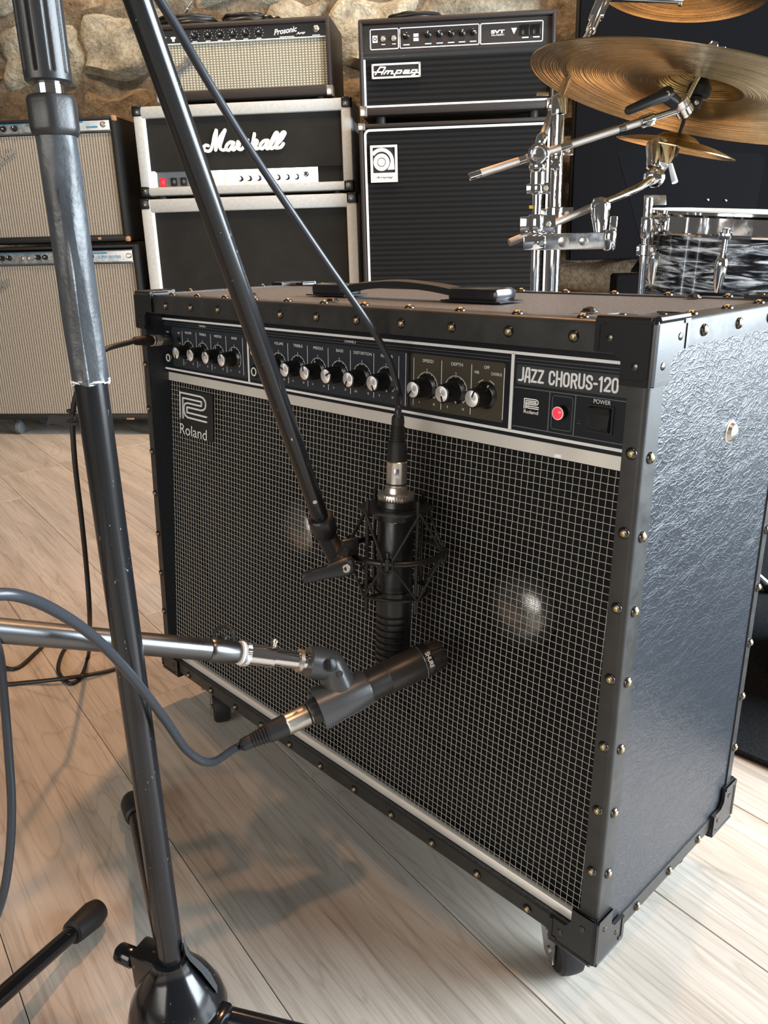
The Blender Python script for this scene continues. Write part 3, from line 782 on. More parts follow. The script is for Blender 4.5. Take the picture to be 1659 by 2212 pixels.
# cast base
m = MB(); m.lathe((PX, PYY, .058), (0, 0, 1), [(0, .030), (.004, .039), (.018, .0405), (.030, .0375), (.048, .029), (.062, .0195), (.070, .0152), (.074, .0148), (.0745, .0112)], 48); bs = wp(m, 'cast_base', BASEM, st)
c0 = V((0.52131, -0.29804, 0.11647)); dl = (c0-V(PX, PYY, c0.z)); dl.z = 0; dl.normalize(); dp = V(-dl.y, dl.x, 0)
m = MB(); m.obox(V(PX, PYY, .112)+dl*.019, dl, dp, Z, .016, .011, .019, .003); wp(m, 'clamp_lug', BASEM, bs)
m = MB(); m.cyl(V(PX, PYY, .113)+dl*.034, V(PX, PYY, .113)+dl*.042, .0035, None, 12); wp(m, 'clamp_screw', NICKEL, bs)
m = MB(); m.lathe(V(PX, PYY, .113)+dl*.040, dl, [(0, .0075), (.002, .0088), (.015, .0085), (.0175, .0070)], 24, lambda a, t: 1-.06*abs(math.sin(3*a))); wp(m, 'clamp_knob', BASEM, bs)
tpz = MB(); q0 = V(PX, PYY, .134)
dt = V((0.69347, 0.72009, -0.02399)); dt.z = 0; dt.normalize(); df = V((-0.69075, 0.65502, -0.30629)); df.z = 0; df.normalize()
def ribbon(mb, pts, wd, n):
    vs = []; fs = []
    for i, p_ in enumerate(pts):
        w_ = V(wd)*(1+.25*math.sin(i*2.1)); vs += [V(p_)-w_, V(p_)+w_]
        if i: b = (i-1)*2; fs.append((b, b+1, b+3, b+2))
    mb.add(vs, fs)
ribbon(tpz, [q0+dt*.012+V(0, 0, .016), q0+dt*.013+V(0, 0, .006), q0+dt*.0155+V(0, 0, -.003), q0+dt*.0235+V(0, 0, -.014), q0+dt*.0300+V(0, 0, -.026), q0+dt*.0345+V(0, 0, -.038)], df*.0045-dt*.001, 6)
wp(tpz, 'torn_tape', TAPE, bs)
foot_m = None
def leg(par, hub, foot, r=.0088, fr_=.0150, fl=.050):
    hub, foot = V(hub), V(foot); d = (foot-hub).normalized()
    a = MB(); a.cyl(hub, foot-d*.02, r, None, 24); l_ = wp(a, 'leg', BASEM, par)
    a = MB(); a.lathe(foot-d*fl, d, [(0, r+.0008), (.002, fr_*.83), (.010, fr_*.9), (fl*.72, fr_), (fl*.9, fr_*.86), (fl, fr_*.5)], 28); wp(a, 'rubber_foot', RUBBER, l_)
for ang in (160, 38, 278):
    a = math.radians(ang)
    leg(st, (PX+.026*math.cos(a), PYY+.026*math.sin(a), .075), (PX+.375*math.cos(a), PYY+.375*math.sin(a), .0165))
for s_ in (28, 150):
    a = math.radians(s_); m = MB(); q = V(PX+.040*math.cos(a), PYY+.040*math.sin(a), .070)
    m.obox(q, V(math.cos(a), math.sin(a), 0), V(-math.sin(a), math.cos(a), 0), Z, .006, .012, .016, .003); wp(m, 'leg_socket', BASEM, bs)
# boom arm
B1 = V((0.56529, -0.23795, 0.81509)); B2 = V((0.50353, -0.07788, 0.44783)); bdv = (B2-B1).normalized()
B0 = B1-bdv*.16
m = MB(); m.cyl(B0-bdv*.2, B2+bdv*.012, .0083, .0079, 36); bm_ = wp(m, 'boom_arm', POLEM, st)
pv = V(PX, PYY, B0.z)
m = MB(); m.lathe(B0-bdv*.03, bdv, [(0, .0105), (.004, .013), (.056, .013), (.06, .0105)], 28); m.cyl(B0, pv+(pv-B0)*.2, .012, None, 24); m.lathe((PX, PYY, B0.z-.03), (0, 0, 1), [(0, .010), (.01, .016), (.05, .016), (.055, .01)], 24); wp(m, 'boom_clutch', CAST, st)
e1 = B2-bdv*.022
x_, y_, _ = frame(bdv)
cvec = V((1.03831, -0.49737, 0.67906))-B2; cvec = (cvec-bdv*cvec.dot(bdv)).normalized()
m = MB(); m.lathe(e1+cvec*.0074, cvec, [(0, .0022), (.0010, .0020), (.0010, .0009)], 14); wp(m, 'locating_pin', NICKEL, bm_)
m = MB(); m.obox(e1+bdv*.018+cvec*.0077, bdv.cross(cvec), bdv, cvec, .0032, .0011, .0006, .0003); wp(m, 'slot', BLACKM, bm_)

# ------------------------------------------------------------------ ribbon microphone hanging in its shock mount
MT = V((0.53222, -0.00879, 0.45904)); MBm = V((0.53691, -0.02431, 0.28469)); md = (MBm-MT).normalized(); ML = (MBm-MT).length
mic = thing('ribbon_microphone', 'black cylindrical microphone hanging upright in the shock mount before the grille', 'microphone', tuple(MBm))
RM = .0168
m = MB(); gstart = ML-.058
prof = [(.004, .0150), (.008, RM)]
t_ = gstart
prof.append((gstart, RM))
for k in range(9):
    a = gstart+k*.0064
    prof += [(a+.0003, RM), (a+.0006, RM-.0016), (a+.0026, RM-.0016), (a+.0030, RM)]
prof += [(gstart+.060, RM), (gstart+.064, RM-.003)]
m.lathe(MT, md, prof, 48); mo = wp(m, 'body', BLACKS, mic)
for k in range(9):
    a = gstart+k*.0064+.0016
    m = MB(); m.torus(MT+md*a, md, RM-.0014, .0011, 48, 6); wp(m, 'slot_mesh', BLACKM, mo)
mc = V((1.03831, -0.49737, 0.67906))-MT; mc = (mc-md*mc.dot(md)).normalized(); mside = md.cross(mc).normalized()
if mside.dot(V((0.69347, 0.72009, -0.02399))) < 0: mside = -mside
m = MB(); R_ = []
for t in (gstart-.002, gstart+.063):
    R_.append([MT+md*t+(mc*math.cos(a)+mside*math.sin(a))*(RM+q) for q, aa in ((.0004, 1), (-.002, -1)) for a in ([.72+.9*i/8 for i in range(9)] if aa > 0 else [1.62-.9*i/8 for i in range(9)])])
m.rings(R_); wp(m, 'spine', BLACKS, mo)
m = MB(); m.lathe(MT+md*.024+mc*(RM-.0004)-mside*.0004, mc, [(0, .0022), (.0009, .0020), (.0009, .0012)], 14); wp(m, 'set_screw', NICKEL, mo)
m = MB(); m.lathe(MT, md, [(-.0060, .0098), (-.0050, .0104), (.0000, .0108), (.0004, .0165), (.0014, .0172), (.0064, .0172), (.0072, .0165)], 160, lambda a, t: 1-.012*(.5+.5*math.cos(40*a)) if .0012 < t < .0066 else 1); wp(m, 'knurled_collar', NICKEL, mic)

# shock mount
smt = thing('shock_mount', 'black elastic shock mount cradle clamped to the end of the tall boom', 'shock mount', tuple(MT+md*.09))
up, mid_, lo_ = MT+md*.0185, MT+md*.0560, MT+md*.0955
# upper plate
m = MB(); m.prism([(.0345*math.cos(2*PI*k/24)*(1.04 if k % 6 < 2 else .96), .0345*math.sin(2*PI*k/24)*(1.04 if k % 6 < 2 else .96)) for k in range(24)], (up-md*.004, mc, mside, md), -.0011, .0011)
m.lathe(up-md*.006, md, [(0, .0174), (.0, .0205), (.012, .0205), (.012, .0174)], 40); up_o = wp(m, 'upper_ring', BLACKS, smt)
m = MB(); m.torus(lo_, md, .0318, .0019, 64, 8); m.lathe(lo_-md*.001, md, [(0, .0172), (0, .0185), (.004, .0185), (.004, .0172)], 40)
for k in range(4):
    a = PI/4+k*PI/2; d = mc*math.cos(a)+mside*math.sin(a); m.tube([lo_+d*.0175, lo_+d*.032], .0016, 8)
wp(m, 'lower_ring', BLACKS, smt)
m = MB(); m.torus(mid_, md, .0448, .0029, 72, 12); wp(m, 'outer_ring', BLACKS, smt)
RA = [math.radians(q) for q in (38, -52, 128, 218)]
for a in RA:
    d = mc*math.cos(a)+mside*math.sin(a); m = MB(); m.tube([up-md*.016+d*.0325, up-md*.0150+d*.0325, lo_+md*.014+d*.0325], .0017, 10); wp(m, 'rod', BLACKS, smt)
OA = [math.radians(q) for q in (-8, 82, 172, 262)]
for i, a in enumerate(OA):
    d = mc*math.cos(a)+mside*math.sin(a); q = mid_+d*.0448
    m = MB(); m.lathe(q-md*.011, md, [(0, .0014), (.0008, .0018), (.006, .0018), (.006, .0034), (.0072, .0034), (.0148, .0034), (.016, .0034), (.016, .0018), (.021, .0018), (.022, .0012)], 14); wp(m, 'peg', BLACKS, smt)
    # elastic band looping from the peg to the two nearest rods above and below
    near = sorted(RA, key=lambda r: abs(math.atan2(math.sin(r-a), math.cos(r-a))))[:2]
    for e, sg in ((up-md*.004, 1), (lo_, -1)):
        for r in near:
            d2 = mc*math.cos(r)+mside*math.sin(r); t2 = md.cross(d).normalized(); sgn = 1 if (d2-d).dot(t2) > 0 else -1
            b = MB(); b.tube([q+t2*sgn*.004, q+t2*sgn*.0045-md*.003*sg, e+d2*.0355-md*.001*sg], .0012, 8); wp(b, 'elastic_band', RUBBER, smt)
    b = MB(); t2 = md.cross(d).normalized()
    b.tube(crom([q+d*.003-t2*.0045-md*.004, q+d*.004-t2*.0052+md*.002, q+d*.0035-t2*.003+md*.0075, q+d*.0035+md*.0082, q+d*.0035+t2*.0045+md*.006, q+d*.0035+t2*.0050-md*.002], 4), .0009, 7); wp(b, 'elastic_band', RUBBER, smt)
# bracket, swivel, clamp lever
k0 = V((0.52421, -0.06544, 0.418)); kd = (mid_-k0); kd = (kd-md*kd.dot(md)).normalized()
m = MB(); m.obox(k0+kd*.003, kd, md.cross(kd), md, .0085, .0030, .0080, .0016); wp(m, 'bracket', CAST, smt)
j0 = B2+bdv*.004
m = MB(); m.lathe(j0-bdv*.002, bdv, [(0, .0100), (.001, .0112), (.002, .0118), (.018, .0118), (.0195, .0108)], 60, lambda a, t: 1-.02*(.5+.5*math.cos(40*a))); wp(m, 'thread_collar', CAST, smt)
j1 = V((0.52559, -0.07449, 0.40534))
m = MB(); m.tube([j0+bdv*.014, j0+bdv*.026, j1+(j1-j0)*.06], [.0100, .0098, .0088], 24); m.tube([j1, k0], [.0085, .0060], 16)
m.lathe(j1-mc*.010, mc, [(0, .0085), (.001, .0095), (.018, .0095), (.019, .0085)], 28); wp(m, 'swivel', CAST, smt)
sc_ = V((0.53927, -0.07909, 0.40707)); tip = V((0.52495, -0.11423, 0.40339))
ld = (tip-sc_).normalized(); lu = mc.cross(ld).normalized()
m = MB(); Rr = []
for t, w, h in ((-.008, .004, .004), (-.006, .0075, .0055), (0, .0085, .006), (.008, .0075, .0055), (.018, .0058, .0045), (.030, .0056, .0040), (.0385, .0052, .0036), (.0405, .0036, .0026)):
    c_ = sc_+ld*t-mc*.003
    Rr.append([c_+lu*(w*se(math.cos(2*PI*j/20)))+mc*(h*se(math.sin(2*PI*j/20))) for j in range(20)])
m.rings(Rr); lv = wp(m, 'clamp_lever', CAST, smt, ang=50)
m = MB(); m.lathe(sc_+mc*.0022, mc, [(0, .0040), (.0012, .0040), (.0016, .0036), (.0016, .0018), (.0006, .0017)], 20); wp(m, 'bolt', NICKEL, lv)

# ------------------------------------------------------------------ short boom, clip and dynamic microphone
S0 = V((0.48496, -0.35102, 0.42796)); S1 = V((0.50823, -0.20404, 0.36331)); S2 = V((0.53344, -0.12808, 0.33181))
sd = (S1-S0).normalized(); Sx = S0-sd*.172
LF = V((0.33235, -0.26535, 0.0))
sb = thing('short_boom_stand', 'short chrome microphone stand boom entering from the left edge above the floor', 'mic stand', (Sx.x, Sx.y, 0))
m = MB(); m.cyl(Sx-sd*.06, S1, .0090, None, 40); wp(m, 'boom_arm', GUNMETAL, sb)
m = MB(); m.lathe(S1-sd*.001, sd, [(0, .0094), (.0005, .0098), (.004, .0104), (.024, .0098), (.026, .0092)], 40); cl = wp(m, 'clutch_sleeve', GUNMETAL, sb)
tt = S1+sd*.010; tu = V((-0.20485, 0.22897, 0.95163)); tu = (tu-sd*tu.dot(sd)).normalized(); tf = sd.cross(tu).normalized()
m = MB(); m.torus(tt+tu*.0095-mc*.006, (tu*.35+mc*.9), .0085, .0016, 36, 8); m.lathe(tt+tu*.006-mc*.006, tu, [(0, .004), (.004, .004)], 14); wp(m, 'thumb_wheel', CAST, cl)
q = S1+sd*.027
m = MB(); m.lathe(q, sd, [(0, .0088), (.001, .0100), (.0026, .0102), (.0036, .0092)], 40); wp(m, 'white_washer', WHITEP, sb)
m = MB(); m.lathe(q+sd*.0036, sd, [(0, .0105), (.0005, .0114), (.0042, .0114), (.0050, .0100)], 90, lambda a, t: 1-.03*(.5+.5*math.cos(45*a))); wp(m, 'knurled_ring', CHROME, sb)
q2 = q+sd*.008; sd2 = (S2-q2).normalized()
m = MB(); m.cyl(q2, q2+sd2*.0235, .0092, None, 36); m.lathe(q2+sd2*.0225, sd2, [(0, .0095), (.0015, .0095), (.002, .0080)], 36); wp(m, 'end_sleeve', CHROME, sb)
m = MB(); m.cyl(q2+sd2*.022, S2+sd2*.010, .0077, None, 36); wp(m, 'inner_tube', CHROME, sb)
m = MB(); w0 = q2+sd2*.0235+tu*.0085; m.cyl(w0, w0+tu*.005, .0020, None, 12); m.lathe(w0+tu*.004, tu, [(0, .0028), (.002, .0028), (.003, .0016)], 12); wp(m, 'wing_screw', NICKEL, sb)
m = MB(); m.lathe(S2-sd2*.005, sd2, [(0, .0085), (0, .0104), (.0030, .0106), (.004, .0085)], 36); wp(m, 'thread_adapter', NICKEL, sb)
# stand under the boom (out of frame) with one leg reaching into view
HX, HY = Sx.x, Sx.y
m = MB(); m.cyl((HX, HY, .06), (HX, HY, Sx.z+.01), .0100, None, 24); wp(m, 'upright_tube', POLEM, sb)
m = MB(); m.lathe((HX, HY, .05), (0, 0, 1), [(0, .03), (.03, .035), (.06, .014)], 28); m.lathe((HX, HY, Sx.z-.02), (0, 0, 1), [(0, .012), (.005, .017), (.035, .017), (.04, .012)], 24); wp(m, 'hub', BASEM, sb)
la = math.atan2(LF.y-HY, LF.x-HX); lr = math.hypot(LF.y-HY, LF.x-HX)
for k in range(3):
    a = la+k*2*PI/3; leg(sb, (HX+.02*math.cos(a), HY+.02*math.sin(a), .070), (HX+lr*math.cos(a), HY+lr*math.sin(a), .0150), .0082, .0142, .046)
# dynamic microphone
D0 = V((0.58551, -0.00625, 0.31166)); D1 = V((0.54284, -0.13107, 0.2846)); dd = (D1-D0).normalized(); DL = (D1-D0).length
dyn = thing('dynamic_microphone', 'dark grey handheld microphone in a clip aimed low at the amplifier grille', 'microphone', tuple((D0+D1)/2-V(0, 0, .016)))
def seg(prof, n=40, fl=None): return MB().lathe(D0, dd, prof, n, fl)
wp(seg([(0, .0118), (.001, .0130), (.0135, .0152), (.0145, .0150)], 72, lambda a, t: 1-.07*(math.cos(12*a) > .2)), 'grille_head', BLACKM, dyn)
wp(seg([(-.0008, .0110), (.0004, .0112), (.0008, .0100)], 32), 'grille_mesh', BLACKM, dyn)
ri = wp(seg([(.0140, .0150), (.0145, .0158), (.0205, .0160), (.0212, .0156)], 48), 'ring', BLACKS, dyn)
wp(seg([(.0212, .0150), (.0222, .0158), (.0228, .0150)], 48), 'chrome_band', CHROME_D, dyn)
wp(seg([(.0226, .0152), (.0240, .0158), (.058, .0152), (.0585, .0148), (.059, .0150), (.10, .0132), (.125, .0118), (DL-.002, .0112), (DL, .0104)], 48), 'body', DYNM, dyn)
# SHURE around the ring
dcv = V((1.03831, -0.49737, 0.67906))-D0; dcv = (dcv-dd*dcv.dot(dd)).normalized(); dsd = dd.cross(dcv).normalized()
vs, fs = text2d('SHURE', 1.0, .02)
x0 = min(p[0] for p in vs); x1 = max(p[0] for p in vs); y0 = min(p[1] for p in vs); y1 = max(p[1] for p in vs)
tm = MB(); out = []
for p_ in vs:
    a = ((p_[0]-x0)/(x1-x0)-.5)*.92+.12; t = .0149+(p_[1]-y0)/(y1-y0)*.0042
    out.append(D0+dd*(.0196-(p_[1]-y0)/(y1-y0)*.0042+.0004)+(dcv*math.cos(a)-dsd*math.sin(a))*.01625)
tm.add(out, fs); wp(tm, 'lettering', PWHITE, ri)
# clip: sleeve around the body and neck up to the swivel
c1, c2 = .078, .122
clip = thing('microphone_clip', 'grey black plastic clip holding the handheld microphone on the short boom', 'mic clip', tuple(D0+dd*.1-V(0, 0, .018)))
m = MB(); R_ = []
na = 30; a_s, a_e = math.radians(-128), math.radians(128)
cu = (V((-0.20485, 0.22897, 0.95163))-dd*V((-0.20485, 0.22897, 0.95163)).dot(dd)).normalized(); cs = dd.cross(cu).normalized()
cdir = (S2+sd2*.02-(D0+dd*.1)); cdir = (cdir-dd*cdir.dot(dd)).normalized(); cperp = dd.cross(cdir).normalized()
for t, ro, ri_ in ((c1, .0158, .0150), (c1+.002, .0166, .0150), (c2-.010, .0190, .0165), (c2+.006, .0205, .0185)):
    ring = [D0+dd*t+(cdir*math.cos(a)+cperp*math.sin(a))*ro for a in [a_s+(a_e-a_s)*i/na for i in range(na+1)]]
    ring += [D0+dd*t+(cdir*math.cos(a)+cperp*math.sin(a))*ri_ for a in [a_e-(a_e-a_s)*i/na for i in range(na+1)]]
    R_.append(ring)
m.rings(R_); cs_o = wp(m, 'sleeve', CLIPM, clip)
for a in (a_s, a_e):
    e = cdir*math.cos(a)+cperp*math.sin(a); m = MB(); m.tube([D0+dd*c1+e*.0166, D0+dd*(c2+.006)+e*.0200], .0013, 8); wp(m, 'lip', CLIPM, cs_o)
K0 = S2+sd2*.004; K1 = S2+sd2*.026
m = MB(); m.lathe(K0, sd2, [(0, .0130), (.001, .0142), (.014, .0144), (.024, .0132), (.030, .008)], 36); wp(m, 'socket', CLIPM, clip)
m = MB(); cc = D0+dd*.102+cdir*.012
ax_ = (cc-K1)
m.tube([K1-sd2*.012, K1, K1+ax_*.45, K1+ax_*.8, cc], [.0135, .0138, .0142, .0150, .0150], 28); wp(m, 'neck', CLIPM, clip)
kc_ = V((1.03831, -0.49737, 0.67906))-K1; kc_ = (kc_-sd2*kc_.dot(sd2)).normalized(); kp_ = sd2.cross(kc_)
m = MB(); m.lathe(K1+kc_*.0138-sd2*.006, kc_, [(0, .0062), (.0012, .0062), (.0016, .0056)], 24); so = wp(m, 'slotted_screw', BLACKS, clip)
m = MB(); m.obox(K1+kc_*.0155-sd2*.006, (kp_+sd2*.35), kc_, (sd2-kp_*.35), .0050, .0004, .0005, .0002); wp(m, 'slot', BLACKM, so)
m = MB(); m.lathe(K1+kc_*.0138+(cc-K1)*.38, kc_, [(0, .0028), (.0012, .0028), (.0012, .0016)], 16); wp(m, 'hole', BLACKM, clip)

# ------------------------------------------------------------------ cables
def xlr(root, p, d, up_=True):
    """female cable connector: p = face at the microphone, d = away from the microphone"""
    p, d = V(p), V(d).normalized()
    m = MB(); m.lathe(p, d, [(0, .0090), (.0006, .0095), (.0220, .0095), (.0232, .0098), (.0242, .0090)], 36); so_ = wp(m, 'connector_shell', NICKEL, root)
    m = MB(); m.lathe(p+d*.0018, d, [(0, .0096), (.0008, .0097), (.0016, .0096)], 36); wp(m, 'groove', BLACKM, so_)
    m = MB(); m.obox(p+d*.0135+mc*.0094, mside, d, mc, .0022, .0042, .0004, .0002); wp(m, 'latch', CHROME_D, so_)
    m = MB(); m.lathe(p+d*.0242, d, [(0, .0094), (.016, .0090), (.0165, .0084)], 48, lambda a, t: 1-.03*max(0, math.cos(10*a))**3); bt = wp(m, 'boot', CAST if not up_ else RUBBER, root)
    prof = [(.0, .0086)]
    for k in range(6): prof += [(.001+k*.0027, .0085-k*.00035), (.0017+k*.0027, .0085-k*.00035), (.0019+k*.0027, .0072-k*.0003), (.0032+k*.0027, .0072-k*.0003)]
    prof += [(.0185, .0060), (.0240, .0056), (.0262, .0038)]
    m = MB(); m.lathe(p+d*.0405, d, prof, 32); wp(m, 'strain_relief', CAST if not up_ else RUBBER, bt)
    return p+d*.062
def cable(root, pts, r, mat, k=8, name='cord'):
    m = MB(); m.tube(crom(pts, k), r, 12); return wp(m, name, mat, root)
cb1 = thing('microphone_cable', 'dark cable running down beside the boom into the hanging black microphone', 'cable', tuple(MT))
e = xlr(cb1, MT-md*.0055, -md)
cable(cb1, [e+md*.006, e-md*.012, V((0.50036, 0.02859, 0.54227)), V((0.49542, 0.01982, 0.5771)), V((0.48883, -0.00074, 0.6133)), V((0.47954, -0.03881, 0.66711)), V((0.48235, -0.08172, 0.71593)), V((0.49591, -0.125, 0.75603)), V((0.51365, -0.16556, 0.79253)), V((0.53022, -0.19217, 0.81252)), V((0.54148, -0.20989, 0.82433)), V((0.55619, -0.23451, 0.84296)), V((0.56455, -0.25118, 0.8701))], .00315, CABLEG)
cb2 = thing('microphone_cable', 'slate grey cable looping from the clipped microphone to the left edge', 'cable', (0.48658, -0.38326, 0.20843))
e = xlr(cb2, D1-dd*.001, dd, False)
cable(cb2, [e-dd*.004, e+dd*.010, V((0.54595, -0.23405, 0.28918)), V((0.55295, -0.25598, 0.31465)), V((0.56474, -0.27658, 0.35826)), V((0.58163, -0.30313, 0.41031)), V((0.605, -0.33225, 0.45858)), V((0.62625, -0.36137, 0.4953)), V((0.644, -0.38578, 0.51733)), V((0.63713, -0.40112, 0.51635)), V((0.58055, -0.38619, 0.47999)), V((0.49133, -0.35628, 0.41866)), V((0.46659, -0.35192, 0.36953)), V((0.46295, -0.35528, 0.32157)), V((0.46854, -0.36201, 0.27826)), V((0.47061, -0.37113, 0.23777)), V((0.46882, -0.38295, 0.20019)), V((0.45176, -0.39967, 0.15393)), V((0.41413, -0.41869, 0.10019))], .0033, CABLEG)
cb3 = thing('instrument_cable', 'black instrument cable plugged into the first channel and coiling on the floor', 'cable', (-0.18067, -0.0852, 0))
J0 = sh(V(.0330, PY, .4930))+V(0, 0, .067)
J1 = V((0.07257, -0.04027, 0.56967)); jd = (J1-J0).normalized()
m = MB(); m.cyl(J0, J0+jd*.02, .0031, None, 16); wp(m, 'plug_tip', NICKEL, cb3)
m = MB(); prof = [(.003, .0062), (.004, .0068)]
for k in range(4): prof += [(.022+k*.003, .0068), (.0226+k*.003, .0074), (.0242+k*.003, .0074), (.0248+k*.003, .0068)]
prof += [(.036, .0070), (.037, .0076), (.039, .0076), (.040, .0066)]
m.lathe(J0, jd, prof, 28); wp(m, 'plug_sleeve', NICKEL, cb3)
m = MB(); m.lathe(J0+jd*.040, jd, [(0, .0066), (.002, .0070), (.016, .0066), (.018, .0060), (.030, .0056), (.034, .0040)], 28, lambda a, t: 1-.04*(math.cos(14*a) > .3 and t < .016)); wp(m, 'plug_boot', RUBBER, cb3)
JE = J0+jd*.072
FZ = .0035
cable(cb3, [JE, JE+jd*.012-V(0, 0, .002), V((0.08435, -0.06931, 0.56263)), V((0.08141, -0.08812, 0.54534)), V((0.06212, -0.10167, 0.51089)), V((0.05019, -0.10677, 0.47794)), V((0.04406, -0.10975, 0.4201)), V((0.02626, -0.1053, 0.33917)), V((-0.00019, -0.09899, 0.24906)), V((-0.0257, -0.09535, 0.16746)), V((-0.22681, -0.02951, 0.012)), V((-0.17437, -0.06691, 0.0035)),
             V((-0.16566, -0.09101, 0.0035)), V((-0.22128, -0.08669, 0.0035)), V((-0.28407, -0.05113, 0.0035)), V((-0.30383, -0.0199, 0.0035)), V((-0.27713, 0.02507, 0.0035)), V((-0.15948, 0.03325, 0.0035)), V((-0.15546, -0.02379, 0.0035)), V((-0.17238, -0.08727, 0.0095)), V((-0.21919, -0.13831, 0.0035)), V((-0.24845, -0.17237, 0.0035)),
             V((-0.31215, -0.20289, 0.0035)), V((-0.34253, -0.1635, 0.0035)), V((-0.2819, -0.13824, 0.0035)), V((-0.3104, -0.09235, 0.0035)), V((-0.34522, -0.06162, 0.0035)), V((-0.40502, -0.06069, 0.0035)), V((-0.47561, -0.11189, 0.0035))], .0034, CABLEB, 6)
# hook-and-loop strap on the cable
vp = V((0.05019, -0.10677, 0.47794)); rt = V((0.69347, 0.72009, -0.02399)); fw = V((-0.69075, 0.65502, -0.30629))
m = MB(); vs = []; fs = []
prof2 = [(-.032, -.004, .006), (-.027, .0022, .0105), (-.020, .0018, .0112), (-.010, -.001, .0120), (0.0, 0, .0118), (.006, .001, .0110)]
for i, (a, b, w) in enumerate(prof2):
    c_ = vp+rt*a+V(0, 0, b-.003)
    vs += [c_-V(0, 0, w/2)-fw*.002, c_+V(0, 0, w/2)-fw*.002, c_-V(0, 0, w/2)-fw*.0032, c_+V(0, 0, w/2)-fw*.0032]
    if i: q = (i-1)*4; fs += [(q, q+1, q+5, q+4), (q+2, q+6, q+7, q+3), (q, q+4, q+6, q+2), (q+1, q+3, q+7, q+5)]
m.add(vs, fs); m.torus(vp-V(0, 0, .002), V(0, 0, 1), .0050, .0022, 20, 6); m.torus(vp+V(0, 0, .010), V(.2, .1, 1), .0045, .0018, 20, 6); wp(m, 'hook_and_loop_strap', BLACKM, cb3)

# ------------------------------------------------------------------ backline along the stone wall (x along the wall, y away from the viewer)
def rowthing(name, label, cat, s, off, z=0.0):
    return thing(name, label, cat, tuple(row(s, off, z)), TH)
LFR = lambda y=0.0: (V(0, y, 0), V(1, 0, 0), V(0, 0, 1), V(0, -1, 0))
knob_b = MB(); knob_b.lathe((0, 0, 0), (0, -1, 0), [(0, .0105), (.003, .0105), (.004, .0085), (.014, .0075), (.015, .006)], 20, lambda a, t: 1-.05*(math.cos(8*a) > 0)); KB_ME = knob_b.mesh('knob', BLACKP)
kt = MB(); kt.box(-.0009, .0009, -.0158, -.0148, 0, .0072); KT_ME = kt.mesh('pointer', PWHITE)
knob_s = MB(); knob_s.lathe((0, 0, 0), (0, -1, 0), [(0, .0085), (.002, .0085), (.003, .0070), (.012, .0066), (.013, .0055)], 24); KS_ME = knob_s.mesh('knob', BLACKP)
ks = MB(); ks.lathe((0, -.0128, 0), (0, -1, 0), [(0, .0062), (.0008, .0058)], 24); KSC_ME = ks.mesh('knob_cap', CHROME_D)
def bknob(par, x, y, z, a=0, silver=False, sc=1.0):
    k = inst('knob', KS_ME if silver else KB_ME, par, Matrix.Translation((x, y, z)) @ Matrix.Rotation(a, 4, 'Y') @ Matrix.Scale(sc, 4))
    inst('knob_cap' if silver else 'pointer', KSC_ME if silver else KT_ME, k, Matrix())
def part(par, name, mat, *boxes, r=0.0, seg=2):
    m = MB()
    for b in boxes:
        (m.rbox(*b, r, seg) if r else m.box(*b))
    return m.build(name, mat, par)
def frame_box(par, name, mat, w, d, z0, z1, bl, br, bb, bt, fy=.03, r=.006, top=None):
    """open-fronted cabinet shell: sides, top, bottom and back"""
    m = MB()
    m.rbox(0, bl, 0, d, z0, z1, r); m.rbox(w-br, w, 0, d, z0, z1, r)
    m.rbox(.001, w-.001, 0.0004, d-.0004, z1-bt, z1-.0004, r); m.rbox(.001, w-.001, 0.0004, d-.0004, z0+.0004, z0+bb, r)
    m.box(bl*.5, w-br*.5, d-.02, d-.004, z0+bb*.5, z1-bt*.5)
    return m.build(name, mat, par)
def cap3(par, x, z, sx, sz, size, d=.0, mat=BLACKP):
    """moulded corner protector: rounded block hugging a front corner"""
    m = MB(); x0, x1 = sorted((x-sx*.003, x+sx*size)); z0, z1 = sorted((z-sz*.003, z+sz*size))
    m.rbox(x0, x1, -.003, size*.9, z0, z1, .007, 3); o = m.build('corner', mat, par)
    m = MB(); m.lathe((x+sx*size*.5, -.003, z+sz*size*.55), (0, -1, 0), [(0, .0035), (.001, .003), (.0016, .001)], 12); m.build('rivet', NICKEL, o)

# silver half stack -------------------------------------------------------
S0_ = .340
h = rowthing('speaker_cabinet', 'tall silver-grey speaker cabinet with charcoal cloth below the silver amplifier head', 'speaker cabinet', S0_, 0)
W_ = .765
frame_box(h, 'shell', GREYVINYL, W_, .36, .055, .845, .040, .036, .05, .045)
part(h, 'grille_cloth', MARSHCLOTH, (.038, W_-.034, .012, .020, .10, .802))
part(h, 'white_piping', CREAM, (.0375, .0445, .004, .014, .10, .802))
cap3(h, 0, .845, 1, -1, .034); cap3(h, W_, .845, -1, -1, .034); cap3(h, 0, .055, 1, 1, .034); cap3(h, W_, .055, -1, 1, .034)
for x in (.08, W_-.08):
    for y in (.06, .30):
        m = MB(); m.lathe((x, y, .055), (0, 0, -1), [(0, .02), (.012, .02), (.014, .012)], 16); co = m.build('caster', CHROME_D, h)
        m = MB(); m.lathe((x-.011, y, .026), (1, 0, 0), [(0, .02), (.004, .026), (.018, .026), (.022, .02)], 20); m.build('wheel', RUBBER, co)
h = rowthing('amplifier_head', 'silver-grey amplifier head with large white script lettering, on the silver cabinet', 'amplifier head', S0_+.008, 0, .845)
W_ = .748; H_ = .284; zb = .010
frame_box(h, 'shell', GREYVINYL, W_, .22, zb, zb+H_, .034, .034, .028, .038)
for x in (.06, W_-.06):
    for y in (.04, .18): m = MB(); m.cyl((x, y, 0), (x, y, zb+.002), .016, None, 16); m.build('foot', RUBBER, h)
